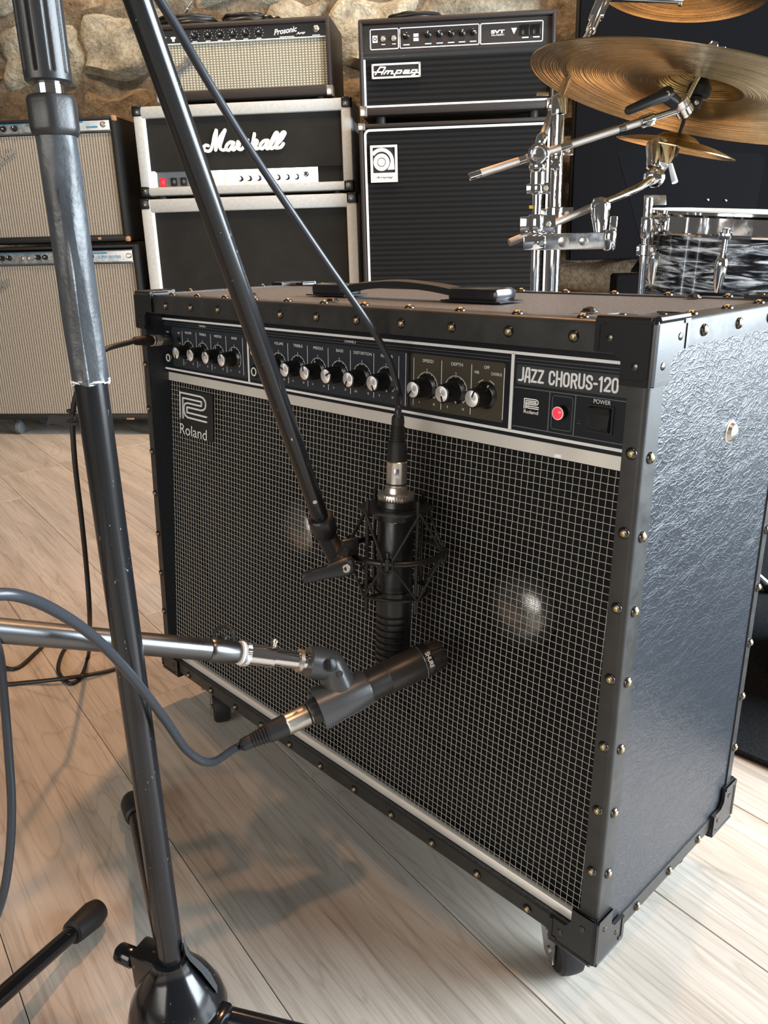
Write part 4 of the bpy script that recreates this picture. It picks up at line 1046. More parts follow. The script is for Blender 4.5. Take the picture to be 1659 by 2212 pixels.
part(h, 'front_cloth', MARSHCLOTH, (.034, W_-.034, .012, .02, .088, .257))
part(h, 'white_piping', CREAM, (.0335, .0395, .004, .014, .088, .257))
cp_ = part(h, 'control_panel', CHROME, (.052, .625, .022, .026, .034, .090)); cp_['label'] = 'mirror chrome control panel'
part(h, 'panel_end', MARSHCLOTH, (.625, W_-.034, .018, .026, .034, .090))
part(h, 'side_piping', CREAM, (.034, .054, .006, .028, .030, .090))
for x in (.352, .383, .416, .452, .484, .516, .549): bknob(h, x, .022, .058, 0, True, 1.15)
m = MB(); m.lathe((.583, .022, .066), (0, -1, 0), [(0, .009), (.004, .009), (.006, .006)], 20); jo = m.build('input_jack', BLACKP, h)
m = MB(); m.torus((.583, .016, .066), (0, -1, 0), .006, .0012, 20, 6); m.build('jack_ring', NICKEL, jo)
part(h, 'red_power_switch', REDSW, (.066, .085, .014, .024, .040, .068), r=.002)
for x in (.105, .140): part(h, 'black_switch', BLACKP, (x, x+.020, .014, .024, .042, .068), r=.002)
m = MB(); m.box(.056, .190, .0214, .022, .034, .088); m.build('switch_plate', PGREY, h)
for x, z in ((.257, .052), (.290, .050), (.365, .044)): m = MB(); m.box(x, x+.010, .020, .0222, z-.012, z+.012); m.build('gold_reflection', GOLD, h)  # gold reflections of the room put in as bars on the chrome
# brushed script lettering, traced as pen strokes on a 1.46 x 0.4 field
MAR = [[(230,400),(190,390),(150,430),(165,480),(220,500),(265,470),(300,380),(335,230),(375,115)],[(375,115),(365,250),(340,480)],[(340,480),(390,330),(440,220),(515,110)],[(515,110),(460,260),(415,400),(420,455),(455,480),(495,470)],
 [(640,340),(590,330),(530,380),(505,450),(530,480),(570,465),(640,340)],[(640,340),(605,450),(625,475),(660,450)],[(660,450),(690,390),(705,325),(725,370),(700,450),(735,470),(765,455)],[(765,455),(820,380),(862,290),(858,340),(890,400),(880,440),(835,462)],
 [(880,440),(925,390),(975,180)],[(975,180),(950,300),(915,455)],[(925,400),(985,300),(1012,330),(970,430),(985,455),(1030,445)],[(1185,300),(1120,310),(1065,370),(1050,430),(1080,455),(1130,400),(1185,300)],[(1185,300),(1145,420),(1160,455),(1190,440)],
 [(1190,440),(1260,320),(1330,200),(1335,160),(1300,180),(1230,330),(1205,430),(1230,450),(1270,430)],[(1270,430),(1380,300),(1450,180),(1440,150),(1400,180),(1320,330),(1290,430),(1330,440),(1380,420),(1420,360)]]
tx = MB()
def mxy(q):
    # undo the slope of the lettering, scale to metres
    x, y = q; y = y+(x-150)*.045
    return (.233+(x-140)*.000219, .148+(500-y)*.000170)
for s_ in MAR:
    pts = [mxy(q) for q in s_]; pts = [(p[0], p[1]) for p in crom([(a, b, 0) for a, b in pts], 4)]
    tx.stroke(pts, .0100, LFR(.012), 0, .006, 8)
tag(tx.build('script_lettering', CREAM, h), 'white script lettering')
for x, z, sx, sz in ((0, zb+H_, 1, -1), (W_, zb+H_, -1, -1), (0, zb, 1, 1), (W_, zb, -1, 1)): cap3(h, x, z, sx, sz, .032)

# small head with sparkle cloth on top -------------------------------------
h = rowthing('amplifier_head', 'small black amplifier head with silver sparkle cloth, on top of the silver head', 'amplifier head', .437, 0.0, 1.139)
W_ = .602
frame_box(h, 'shell', BROWNVINYL, W_, .24, .010, .240, .018, .018, .03, .018, r=.008)
for x in (.05, W_-.05):
    for y in (.04, .2): m = MB(); m.cyl((x, y, 0), (x, y, .012), .014, None, 14); m.build('foot', RUBBER, h)
part(h, 'control_panel', BLACKP, (.016, W_-.016, .014, .02, .184, .224))
part(h, 'panel_edge', PSILVER, (.016, W_-.016, .012, .016, .181, .184), (.016, W_-.016, .013, .016, .2235, .2255))
part(h, 'grille_cloth', SILVERCLOTH, (.016, W_-.016, .018, .024, .038, .182))
part(h, 'lower_rail', BLACKVINYL, (.010, W_-.010, .002, .02, .012, .040), r=.004)
for x in (.147, .192, .233, .276, .319, .363):
    bknob(h, x, .014, .203, random.uniform(-2, 2), False, .92)
    dm = MB()
    for k in range(9):
        a = math.radians(-130+32*k); dm.prism([(x+.0150*math.sin(a)+.0012*math.cos(q), .203+.0150*math.cos(a)+.0012*math.sin(q)) for q in [2*PI*j/6 for j in range(6)]], LFR(.014), 0, .0004)
    dm.box(x-.008, x+.008, .0136, .014, .1855, .1880); dm.build('dial_print', PWHITE, h)
m = MB(); put_text(m, 'Prosonic', .452, .205, .078, .017, LFR(.0138), .0004, .025, .35, .10); put_text(m, 'Amp', .502, .195, .030, .009, LFR(.0138), .0004, .02, .35, .08); m.box(.432, .480, .0134, .0138, .1860, .1880); m.box(.540, .565, .0134, .0138, .1860, .1882); m.build('panel_lettering', PWHITE, h)
m = MB(); m.lathe((.554, .014, .205), (0, -1, 0), [(0, .011), (.006, .011), (.010, .008), (.012, .003)], 20); m.build('jewel_lamp', NICKEL, h)
m = MB(); m.lathe((.048, .014, .203), (0, -1, 0), [(0, .006), (.004, .006), (.010, .003)], 16); m.build('toggle', NICKEL, h)
m = MB(); m.box(.066, .082, .0136, .014, .198, .204); m.box(.070, .078, .0136, .014, .190, .198); m.build('panel_mark', PWHITE, h)
em = MB(); put_text(em, 'Fender', .100, .120, .105, .034, LFR(.0165), .004, .03, .35, .50); em.stroke([(.060, .088), (.132, .128)], .004, LFR(.0165), .001, .004); em.build('emblem', PGREY, h)
for x, sx in ((0, 1), (W_, -1)):
    x0, x1 = sorted((x-sx*.001, x+sx*.022)); part(h, 'corner', NICKEL, (x0, x1, -.001, .03, .009, .038), r=.003)
# things lying on it
def coil(name, label, s, off, z, R, turns, rr, mat, group=None, sq=.75, seed=1):
    rn = random.Random(seed); pts = []
    for k in range(turns*14):
        a = 2*PI*k/14; j = rn.uniform(-.06, .06)
        pts.append((R*(1+j)*math.cos(a), R*sq*(1+j)*math.sin(a), rr+((k/14)/turns)*rr*4.5+rn.uniform(0, rr*.9)))
    m = MB(); m.tube(crom(pts, 3), rr, 8); o = rowthing(name, label, 'cable', s, off, z); m.build('cord', mat, o); return o
cz = 1.139+.2400
c_ = coil('coiled_cable', 'black cable coil with metal plugs at the left end of the small amplifier head', .540, -.10, cz, .095, 5, .0052, CABLEB, seed=2)
for q, dq in (((.005, -.06, .036), (.6, -.2, .5)), ((-.055, -.05, .036), (-.15, -.1, .9))):
    m = MB(); m.lathe(q, dq, [(0, .005), (.002, .0065), (.022, .0062), (.024, .004)], 14); m.lathe(V(q)+V(dq).normalized()*.024, dq, [(0, .003), (.024, .003), (.027, .0015)], 10); m.build('plug', NICKEL, c_)
c_ = coil('coiled_cable', 'black cable coil in the middle of the small amplifier head', .735, -.10, cz, .072, 4, .0052, CABLEB, seed=4)
for q in ((.085, -.02, .012), (.108, .0, .012)):
    m = MB(); m.rbox(q[0]-.014, q[0]+.014, q[1]-.014, q[1]+.014, 0, .026, .005); m.lathe((q[0], q[1]-.014, .014), (0, -1, 0), [(0, .006), (.012, .005)], 12); m.build('mains_plug', BLACKP, c_)
wbx = rowthing('white_box', 'flat white plastic box on the small amplifier head', 'box', .895, -.12, cz)
part(wbx, 'body', WHITEP, (0, .125, 0, .10, 0, .016), r=.004); part(wbx, 'lid', WHITEP, (.004, .121, .004, .096, .0162, .021), r=.002)

# black bass stack --------------------------------------------------------
S1_ = 1.127; off_ = .05
h = rowthing('speaker_cabinet', 'tall black bass cabinet with white piping and a square silver badge', 'speaker cabinet', S1_, off_)
W_ = .630
frame_box(h, 'shell', BROWNVINYL, W_, .40, .03, 1.050, .014, .014, .02, .014, r=.006)
part(h, 'grille_cloth', AMPEGCLOTH, (.012, W_-.012, .010, .016, .05, 1.040))
pp = rrect(.020, W_-.018, .06, 1.030, .014, 6); m = MB(); m.stroke(pp+[pp[0]], .0068, LFR(.010), 0, .006, 8); m.build('white_piping', CREAM, h)
for x in (.145, .36, .52):
    for z in (.84, .60):
        if x == .52: continue
        m = MB(); m.lathe((x+.0, .030, z), (0, 1, 0), [(0, .118), (.004, .108), (.04, .035)], 32); m.build('speaker_cone', CONE, h)
bo = MB(); bo.rbox(.036, .125, .002, .010, .871, .984, .002); bo_ = bo.build('badge', BLACKM, h)
m = MB(); ol = rrect(.037, .124, .872, .983, .003); il = rrect(.044, .117, .901, .977, .004)
for (x0, x1, z0, z1) in ((.036, .044, .871, .984), (.117, .125, .871, .984), (.044, .117, .977, .984), (.044, .117, .871, .900)): m.box(x0, x1, -.002, .003, z0, z1)
R1, R2 = .0260, .0125
cx, cz_ = .0725, .9325
def annulus(mb, cx, cz, ra, rb, a0, a1, y0, y1, n=36):
    for k in range(n):
        p, q = a0+(a1-a0)*k/n, a0+(a1-a0)*(k+1)/n
        mb.prism([(cx+ra*math.cos(p), cz+ra*math.sin(p)), (cx+rb*math.cos(p), cz+rb*math.sin(p)), (cx+rb*math.cos(q), cz+rb*math.sin(q)), (cx+ra*math.cos(q), cz+ra*math.sin(q))], LFR(y0), 0, y0-y1)
annulus(m, cx, cz_, .0140, .0265, 0, 2*PI, .002, -.002); annulus(m, cx, cz_, .0001, .0118, 0, 2*PI, .002, -.002)
annulus(m, cx, cz_+.002, .0300, .0412, 0, math.radians(143), .002, -.002)
m.prism([(cx+.0300, cz_+.002), (cx+.0412, cz_+.002), (cx+.0425, cz_-.0235), (cx+.0190, cz_-.0235), (cx+.0270, cz_-.010)], LFR(.002), 0, .004)
m.build('silver_emblem', ALU, bo_)
m = MB(); put_text(m, 'Ampeg', .0805, .8855, .060, .0085, LFR(-.0021), .0003, .01, .4); m.build('lettering', BLACKM, bo_)
for x, sx in ((0, 1), (W_, -1)):
    x0, x1 = sorted((x-sx*.002, x+sx*.022)); part(h, 'corner', NICKEL, (x0, x1, -.002, .03, 1.030, 1.052), r=.003)
for x in (.06, W_-.06):
    for y in (.05, .35): m = MB(); m.cyl((x, y, 0), (x, y, .032), .02, None, 14); m.build('foot', RUBBER, h)
h = rowthing('amplifier_head', 'black bass amplifier head with a row of knobs, on the bass cabinet', 'amplifier head', S1_+.008, off_, 1.050)
W_ = .615; z0_ = .022; z1_ = .300
frame_box(h, 'shell', BROWNVINYL, W_, .30, z0_, z1_, .014, .014, .026, .016, r=.007)
for x in (.06, W_-.06):
    for y in (.05, .25): m = MB(); m.cyl((x, y, 0), (x, y, z0_+.002), .016, None, 14); m.build('foot', RUBBER, h)
part(h, 'control_panel', BROWNVINYL, (.012, W_-.012, .014, .02, .205, .283))
part(h, 'chrome_strip', CHROME, (.012, W_-.012, .008, .016, .203, .2065), (.012, W_-.012, .008, .016, .190, .1935))
part(h, 'panel_strip', BLACKM, (.012, W_-.012, .010, .018, .186, .204))
m = MB()
for x0, x1 in ((.037, .126), (.131, .379), (.384, .575)):
    q = rrect(x0, x1, .215, .271, .004); m.stroke(q+[q[0]], .0028, LFR(.014), 0, .0008, 6)
for x in (.151, .220, .256, .292, .326, .361): m.box(x-.010, x+.010, .0134, .014, .2225, .2255)
for x in (.078, .112): m.box(x-.006, x+.006, .0134, .014, .2270, .2295)
m.box(.044, .060, .0134, .014, .234, .254); m.box(.174, .190, .0134, .014, .245, .254); m.box(.174, .190, .0134, .014, .233, .242)
m.prism([(.478, .255), (.496, .255), (.487, .238)], LFR(.014), 0, .0006)
for x in (.522, .556): m.box(x-.010, x+.010, .0134, .014, .2255, .2290)
put_text(m, 'SVT', .437, .247, .042, .010, LFR(.014), .0006, .05); put_text(m, 'CLASSIC', .437, .238, .040, .0042, LFR(.014), .0006, .02)
m.build('panel_print', PWHITE, h)
m = MB(); m.torus((.052, .0133, .244), (0, -1, 0), .0045, .0012, 16, 5); m.build('panel_emblem', BLACKP, h)
for x, a in zip((.151, .220, .256, .292, .326, .361), (-1.6, -.1, -.5, -1, .6, 1.4)): bknob(h, x, .014, .249, a, False, 1.0)
for x in (.078, .112): m = MB(); m.lathe((x, .014, .244), (0, -1, 0), [(0, .009), (.003, .009), (.004, .006), (.012, .0055)], 6); m.build('input_jack', NICKEL, h)
for x in (.522, .556): part(h, 'rocker_switch', BLACKP, (x-.012, x+.012, .006, .016, .232, .262), r=.002)
part(h, 'grille_cloth', AMPEGCLOTH, (.012, W_-.012, .012, .018, .05, .188))
part(h, 'white_piping', CREAM, (.014, .0195, .004, .012, .05, .186), (.014, W_-.014, .004, .012, .047, .0525))
bd_ = part(h, 'badge', BLACKM, (.040, .196, .004, .012, .129, .172))
m = MB()
for b_ in ((.040, .196, .001, .006, .1665, .172), (.040, .196, .001, .006, .129, .1345), (.040, .046, .001, .006, .129, .172), (.190, .196, .001, .006, .129, .172)): m.box(*b_)
AMPG = [[(255,470),(395,270),(545,270),(430,465)],[(220,408),(480,402)],[(500,455),(575,372)],[(555,372),(650,370),(600,450)],[(650,370),(755,370),(700,445),(775,440)],[(790,495),(880,355)],[(870,355),(1010,352),(965,428),(860,430)],[(1190,398),(1060,400),(1095,350),(1225,346),(1190,398)],[(1060,400),(1045,430),(1240,426)],[(1445,332),(1305,338),(1262,412),(1385,410),(1445,332),(1350,470),(1290,472)],[(1385,408),(1475,402)]]
for s_ in AMPG: m.stroke([(.040+(x-155)*.0001130, .129+(600-(y+(x-155)*.055))*.000104) for x, y in s_], .0042, LFR(.004), 0, .003, 6)
m.build('silver_emblem', ALU, bd_)
for x, sx in ((0, 1), (W_, -1)):
    x0, x1 = sorted((x-sx*.002, x+sx*.022)); part(h, 'corner', NICKEL, (x0, x1, -.002, .03, z0_-.001, .052), r=.003)
coil('coiled_cable', 'black cable coil on top of the bass amplifier head', 1.305, -.10, 1.350, .088, 4, .0052, CABLEB, seed=6)
pl = rowthing('adapter_plug', 'small black plug with metal tip on the bass amplifier head', 'plug', 1.485, -.08, 1.350)
m = MB(); m.rbox(-.02, .02, -.012, .012, 0, .02, .005); m.build('body', BLACKP, pl); m = MB(); m.lathe((.02, 0, .014), (1, 0, .3), [(0, .004), (.014, .004), (.016, .002)], 10); m.build('tip', NICKEL, pl)

# two stacked striped-cloth combos ----------------------------------------
def combo(label, s0, w, z0, z1, panel_z, cloth_z, rootz, d=.26):
    h = rowthing('combo_amplifier', label, 'amplifier', s0, 0, rootz); q = lambda z: z-rootz
    frame_box(h, 'shell', BLACKVINYL, w, d, q(z0), q(z1), .020, .024, .024, .014, r=.009)
    part(h, 'grille_cloth', FENDCLOTH, (.018, w-.020, .010, .018, q(cloth_z[0]), q(cloth_z[1])))
    cp = part(h, 'control_panel', CHROME_D, (.016, w-.026, .008, .016, q(panel_z[0]), q(panel_z[1])))
    part(h, 'panel_edge', CHROME, (.016, w-.022, .004, .012, q(panel_z[0])-.006, q(panel_z[0])), (.016, w-.022, .004, .012, q(panel_z[1]), q(panel_z[1])+.004))
    part(h, 'blue_line', BLUEPRINT, (.016, w-.18, .0074, .008, q(panel_z[1])-.005, q(panel_z[1])-.003), (w-.18, w-.12, .0074, .008, q(panel_z[1])-.009, q(panel_z[1])-.003))
    return h, cp, q
h, cp, q = combo('upper of two striped-cloth combo amplifiers, with worn corners', -.385, .670, .708, 1.116, (1.072, 1.106), (.732, 1.064), .700)
for s in (-.126, -.085, -.170, -.21, -.26, .04, .085): bknob(h, s+.385, .008, q(1.088), random.uniform(-2, 2), False, .95)
m = MB(); m.box(.560, .600, .0072, .0078, q(1.080), q(1.086)); m.build('panel_lettering', BLUEPRINT, h)
m = MB(); m.lathe((.620, .008, q(1.089)), (.3, -1, .3), [(0, .009), (.006, .009), (.010, .006)], 18); m.build('jewel_lamp', NICKEL, h)
m = MB(); put_text(m, 'Fender', .250, q(1.000), .095, .034, LFR(.010), .003, .04, .35, .5); m.stroke([(.215, q(.962)), (.288, q(1.010))], .004, LFR(.010), .001, .003); m.build('emblem', NICKEL, h)
for z, sz in ((1.116, -1), (.708, 1)):
    a, b = sorted((q(z)+sz*-.001, q(z)+sz*.018)); part(h, 'worn_corner', WORNWOOD, (.670-.016, .671, -.001, .016, a, b), r=.005)
part(h, 'worn_patch', WORNWOOD, (.555, .566, -.0008, .001, q(.716), q(.724)))
h, cp, q = combo('lower of two striped-cloth combo amplifiers, standing on casters', -.500, .812, .060, .699, (.640, .676), (.066, .632), 0.0)
for s in (-.209, -.181, -.07, -.043, -.25, .10, .131): bknob(h, s+.5, .008, q(.660), random.uniform(-2, 2), False, .95)
for s in (-.13, -.107): m = MB(); m.lathe((s+.5, .008, .658), (0, -1, 0), [(0, .007), (.003, .007), (.005, .004)], 14); m.build('input_jack', NICKEL, h)
m = MB(); put_text(m, 'SUPER REVERB', .700, .656, .085, .010, LFR(.0078), .0003, .01); m.build('panel_lettering', BLUEPRINT, h)
m = MB(); m.lathe((.773, .008, .659), (0, -1, 0), [(0, .009), (.006, .009), (.010, .006)], 18); m.build('jewel_lamp', NICKEL, h)
m = MB(); put_text(m, 'Fender', .262, .560, .095, .034, LFR(.010), .003, .04, .35, .5); m.build('emblem', NICKEL, h)
part(h, 'worn_patch', WORNWOOD, (.690, .720, -.0008, .002, .062, .068), r=.0005)
for x in (.235, .790):
    for y in (.03, .21):
        m = MB(); m.lathe((x, y, .060), (0, 0, -1), [(0, .018), (.010, .018), (.012, .01)], 14); co = m.build('caster', BLACKM, h)
        m = MB(); m.lathe((x-.009, y, .025), (1, 0, 0), [(0, .018), (.003, .025), (.015, .025), (.018, .018)], 18); m.build('wheel', RUBBER if x > .5 else PGREY, co)

# dark rack case in the gap, hazard chevrons down its edge
rc = rowthing('rack_case', 'narrow black case squeezed between the striped combos and the silver stack', 'case', .262, -.29)
part(rc, 'body', BLACKM, (0, .074, 0, .10, 0, 1.10), r=.004)
for k in range(9):
    z = .98-k*.045; m = MB(); m.prism([(.040, z), (.058, z+.012), (.064, z+.030), (.046, z+.020)] if k % 2 else [(.036, z), (.058, z), (.048, z+.022)], LFR(0), 0, .0006); m.build('chevron', PGREY, rc)

# ------------------------------------------------------------------ drum kit behind the amplifier, on a dark rug
rg = MB(); rg.rbox(-.35, 2.2, .476, 2.1, 0, .009, .003, 1); solo(rg, 'rug', RUGM, 'black pile rug under the drum kit behind the amplifier', 'rug', (.9, 1.3, 0))
rzt = .009
# black acoustic panels hung on the stone wall
def wallpanel(name, label, s, w, z, hgt, d=.07):
    o = rowthing(name, label, 'acoustic panel', s, WOFF+.10+d, z); part(o, 'fabric', FELT, (0, w, 0, d, 0, hgt), r=.004, seg=1)
    for x in (-.004, w): part(o, 'frame_edge', BLACKM, (x, x+.004, .02, d+.02, 0, hgt))
    return o
wallpanel('acoustic_panel', 'large black acoustic panel on the wall behind the cymbals', 1.862, 1.35, .600, 1.55)
o = rowthing('bass_trap', 'low black foam block on the floor under the acoustic panel', 'acoustic panel', 2.02, WOFF+.30); part(o, 'block', FELT, (0, .62, 0, .15, 0, .55), r=.01)

RC, UC, FC = V((0.69347, 0.72009, -0.02399)), V((-0.20485, 0.22897, 0.95163)), V((-0.69075, 0.65502, -0.30629))
def cymbal(label, hub, n, R, bell, mat, flare=.10, group=None):
    o = thing('cymbal', label, 'cymbal', tuple(hub)); z = V(n).normalized(); x, y, _ = frame(z)
    prof = [(.0012, .006), (bell*.34, bell*.02+.004), (bell*.33, bell*.35), (bell*.24, bell*.75), (bell*.10, bell*.98), (.0, bell*1.1)]
    for k in range(1, 11): t = k/10; prof.append((-flare*R*.9*t**1.6, bell*1.1+(R-bell*1.1)*t))
    back = [(a-.0016, r) for a, r in reversed(prof)]
    m = MB(); m.lathe((0, 0, 0), (0, 0, 1), prof+back, 120)
    b = m.build('bronze', mat, o, False, 30); b.matrix_local = Matrix(((x.x, y.x, z.x, 0), (x.y, y.y, z.y, 0), (x.z, y.z, z.z, 0), (0, 0, 0, 1)))
    return o
def nrm(hub, k, deg):
    v = (V(hub)-V((1.03831, -0.49737, 0.67906))).normalized(); r = RC-v*RC.dot(v); r.normalize(); u = r.cross(v) ; u = u if u.dot(UC) > 0 else -u
    a = math.radians(deg); mvec = u*math.cos(a)+r*math.sin(a)
    return (v*k+mvec*math.sqrt(1-k*k)).normalized()
H1 = V((0.37587, 0.8317, 0.90155)); n1 = nrm(H1, .232, 9.5)
cymbal('largest bronze cymbal seen from below, on the knurled boom arm', H1, n1, .272, .062, CYMB, .06)
H2 = V((0.12101, 1.23676, 1.16719)); n2 = nrm(H2, .36, 2)
cymbal('orange lit bronze cymbal cut off by the top edge', H2, n2, .172, .045, CYMB, .06)
H3 = V((0.28336, 0.95045, 0.84174)); n3 = nrm(H3, .055, 10.5)
cymbal('small splash cymbal seen edge on below the large cymbal', H3, n3, .106, .036, CYMB, .14)

def rod(mb, a, b, r, n=18): mb.cyl(a, b, r, None, n)
def clampblock(par, p, d, w, hgt, r, mat=CHROME, name='clamp'):
    p = V(p); x, y, z = frame(d); m = MB(); m.lathe(p-z*hgt/2, z, [(0, r*.9), (hgt*.08, r), (hgt*.92, r), (hgt, r*.9)], 24)
    fc = (V((1.03831, -0.49737, 0.67906))-p); fc = (fc-z*fc.dot(z)).normalized(); sd_ = z.cross(fc)
    m.obox(p+sd_*w*.5, sd_, fc, z, w*.5, r*.55, hgt*.45, .0015); m.obox(p-sd_*w*.42, sd_, fc, z, w*.42, r*.5, hgt*.4, .0015)
    o = m.build(name, mat, par, True)
    m = MB(); m.lathe(p+sd_*w*.62+fc*r*.4, fc, [(0, .005), (.003, .005), (.004, .0035)], 6); m.build('bolt', NICKEL, o, True); return o
def tripod(par, x, y, zt, spread=.30):
    for k in range(3):
        a = .6+k*2*PI/3; m = MB(); m.tube([(x+.012*math.cos(a), y+.012*math.sin(a), zt), (x+spread*math.cos(a), y+spread*math.sin(a), rzt+.012)], .007, 10); l_ = m.build('leg', CHROME, par, True)
        m = MB(); m.sphere((x+spread*math.cos(a), y+spread*math.sin(a), rzt+.012), .013, 12); m.build('rubber_foot', RUBBER, l_, True)
# stand carrying the large cymbal
a0, a1 = V((0.24118, 0.5896, 0.60593)), V((0.2429, 0.59514, 0.71187)); bx, by = (a0.x+a1.x)/2, (a0.y+a1.y)/2
st1 = thing('cymbal_stand', 'chrome cymbal stand with knurled boom arm pointing right, under the large cymbal', 'cymbal stand', (bx, by, rzt))
zc = V((0.21885, 0.62064, 0.8043)).z
z_s = 0.76453; z_c = 0.8043; z_m = 0.70168; z_b = 0.67584
m = MB(); rod(m, (bx, by, .2), (bx, by, z_s), .0068); m.build('tube', CHROME, st1, True)
m = MB(); rod(m, (bx, by, rzt+.03), (bx, by, z_b-.10), .0095); m.build('lower_tube', CHROME, st1, True)
m = MB(); rod(m, (bx, by, z_s-.004), (bx, by, z_c-.022), .0112, 24); m.build('sleeve', CHROME, st1, True)
clampblock(st1, (bx, by, z_s-.010), (0, 0, 1), .020, .018, .0098, CHROME, 'memory_lock')
m = MB(); m.lathe((bx, by, z_b-.105), (0, 0, 1), [(0, .010), (.004, .016), (.014, .016), (.018, .010)], 24); m.build('height_collar', CHROME, st1, True)
tripod(st1, bx, by, .24)
cj = V(bx, by, z_c); vc = (V((1.03831, -0.49737, 0.67906))-cj).normalized()
m = MB(); m.lathe(cj-vc*.016, vc, [(0, .013), (.002, .0165), (.013, .0165), (.0135, .0135), (.016, .0135), (.0165, .0165), (.027, .0165), (.030, .013), (.031, .007)], 36); m.sphere(cj-V(0, 0, .018), .014, 16)
tl = m.build('tilter', CHROME, st1, True)
m = MB(); m.torus(cj+vc*.0150, vc, .0098, .0016, 30, 6); m.build('ratchet_ring', CHROME_D, tl, True)
m = MB(); m.lathe(cj-vc*.002+RC*.026-UC*.016, vc, [(0, .006), (.003, .009), (.008, .009), (.011, .006)], 8); m.build('wing_nut', CHROME, tl, True)
# boom arm
k0, k1 = V((0.1749, 0.50612, 0.77278)), V((0.37383, 0.77494, 0.86638)); kd = (k1-k0).normalized(); KL = (k1-k0).length
m = MB(); m.lathe(k0, kd, [(0, .0040), (.002, .0058), (.0205, .0060)], 20); bo1 = m.build('boom_arm', CHROME, st1, True)
cuts = [.02, .082, .094, .150, .168, .245, .257, KL*.83]
for i in range(0, 8, 2): m = MB(); m.cyl(k0+kd*cuts[i], k0+kd*cuts[i+1], .0061, None, 22); m.build('knurled_section', KNURL, bo1, True)
m = MB(); m.cyl(k0+kd*.017, k0+kd*KL, .0052, None, 22); m.build('core', CHROME, bo1, True)
clampblock(bo1, k0+kd*(KL*.845), kd, .010, .022, .0082, CHROME, 'arm_clamp')
# tilter under the cymbal with black lever
tj = V((0.37674, 0.77923, 0.869)); hd = (H1-tj).normalized(); sdv = hd.cross(vc).normalized()
m = MB(); ax_ = (FC*.5+RC*.6-UC*.55).normalized()
m.lathe(tj-ax_*.016, ax_, [(0, .010), (.002, .0135), (.012, .0138), (.0135, .0115), (.0150, .0138), (.026, .0135), (.030, .009)], 32); tl2 = m.build('cymbal_tilter', CHROME, st1, True)
l0, l1 = V((0.36389, 0.74253, 0.8848)), V((0.33711, 0.67965, 0.85969)); lv = (l1-l0).normalized()
m = MB(); m.tube([l0-lv*.012, l0-lv*.010, l0, l0+lv*.015, l1-lv*.004, l1], [.006, .0105, .0115, .0088, .0066, .0038], 16); m.tube([l0, tj], [.0105, .009], 16); lvo = m.build('black_lever', CAST, tl2, True)
m = MB(); m.lathe(l0+vc*.0100-lv*.003, vc, [(0, .0042), (.0015, .0042), (.002, .0035), (.002, .0018), (.001, .0017)], 18); m.build('bolt', NICKEL, lvo, True)
m = MB(); m.cyl(tj, H1+n1*.055, .0036, None, 14); rodo = m.build('cymbal_rod', CHROME, tl2, True)
m = MB(); m.lathe(H1-n1*.030, n1, [(0, .0088), (.001, .0100), (.016, .0100), (.017, .0085)], 20); m.lathe(H1-n1*.012, n1, [(0, .016), (.001, .0185), (.013, .0185), (.016, .016), (.026, .009)], 28); m.build('felt', BLACKM, rodo, True)
m = MB(); q = H1-n1*.022+vc*.0095; m.lathe(q, vc, [(0, .0036), (.002, .0036), (.003, .002)], 14); m.build('set_screw', NICKEL, rodo, True)
m = MB(); m.lathe(H1+n1*.030, n1, [(0, .013), (.010, .013)], 20); m.build('top_felt', BLACKM, rodo, True)
m = MB(); q = H1+n1*.048; m.lathe(q, n1, [(0, .008), (.004, .011), (.012, .009), (.018, .006)], 18); m.obox(q+n1*.006, RC, n1, RC.cross(n1), .020, .006, .003, .002); m.build('wing_nut', CHROME, rodo, True)

# taller stand behind it
b0, b1 = V((0.20401, 0.69255, 0.59977)), V((0.207, 0.69695, 0.86362)); tx_, ty_ = (b0.x+b1.x)/2, (b0.y+b1.y)/2
st2 = thing('cymbal_stand', 'taller straight chrome stand just right of the knurled boom clamp', 'cymbal stand', (tx_, ty_, rzt))
zt2 = 0.89749; zt3 = 0.87519; zt4 = 0.71347
m = MB(); rod(m, (tx_, ty_, .25), (tx_, ty_, zt3), .0098, 24); m.build('tube', CHROME, st2, True)
m = MB(); rod(m, (tx_, ty_, rzt+.03), (tx_, ty_, zt4), .0122, 24); m.build('lower_tube', CHROME, st2, True)
m = MB(); m.lathe((tx_, ty_, zt3-.004), (0, 0, 1), [(0, .0110), (.002, .0128), (.024, .0128), (.028, .0100), (.030, .006)], 24); m.build('collar', CHROME, st2, True)
clampblock(st2, (tx_, ty_, 0.81721), (0, 0, 1), .026, .016, .0125, CHROME, 'memory_lock')
clampblock(st2, (tx_, ty_, 0.71937), (0, 0, 1), .030, .022, .0140, CHROME, 'height_clamp')
tripod(st2, tx_, ty_, .26, .34)
j = V(tx_, ty_, zt3+.012); g0, g1 = V((0.19164, 0.66426, 0.82836)), V((0.18881, 0.70334, 0.88564))
m = MB(); m.cyl(g0, g1+(g1-g0)*.12, .0058, None, 20); up1 = m.build('upper_arm', KNURL, st2, True)
m = MB(); m.obox((g1+j)/2, (j-g1), vc, (j-g1).cross(vc), .018, .007, .016, .003); m.lathe(g1-vc*.01, vc, [(0, .007), (.002, .010), (.018, .010), (.020, .007)], 20); m.obox(g1-RC*.018+UC*.022, RC, vc, UC, .010, .004, .003, .001); m.build('arm_clamp', CHROME, st2, True)
m = MB(); m.lathe(g0-UC*.002, UC*.9+RC*.3, [(0, .007), (.004, .009), (.014, .009), (.018, .006)], 18); m.build('arm_end', CHROME, st2, True)
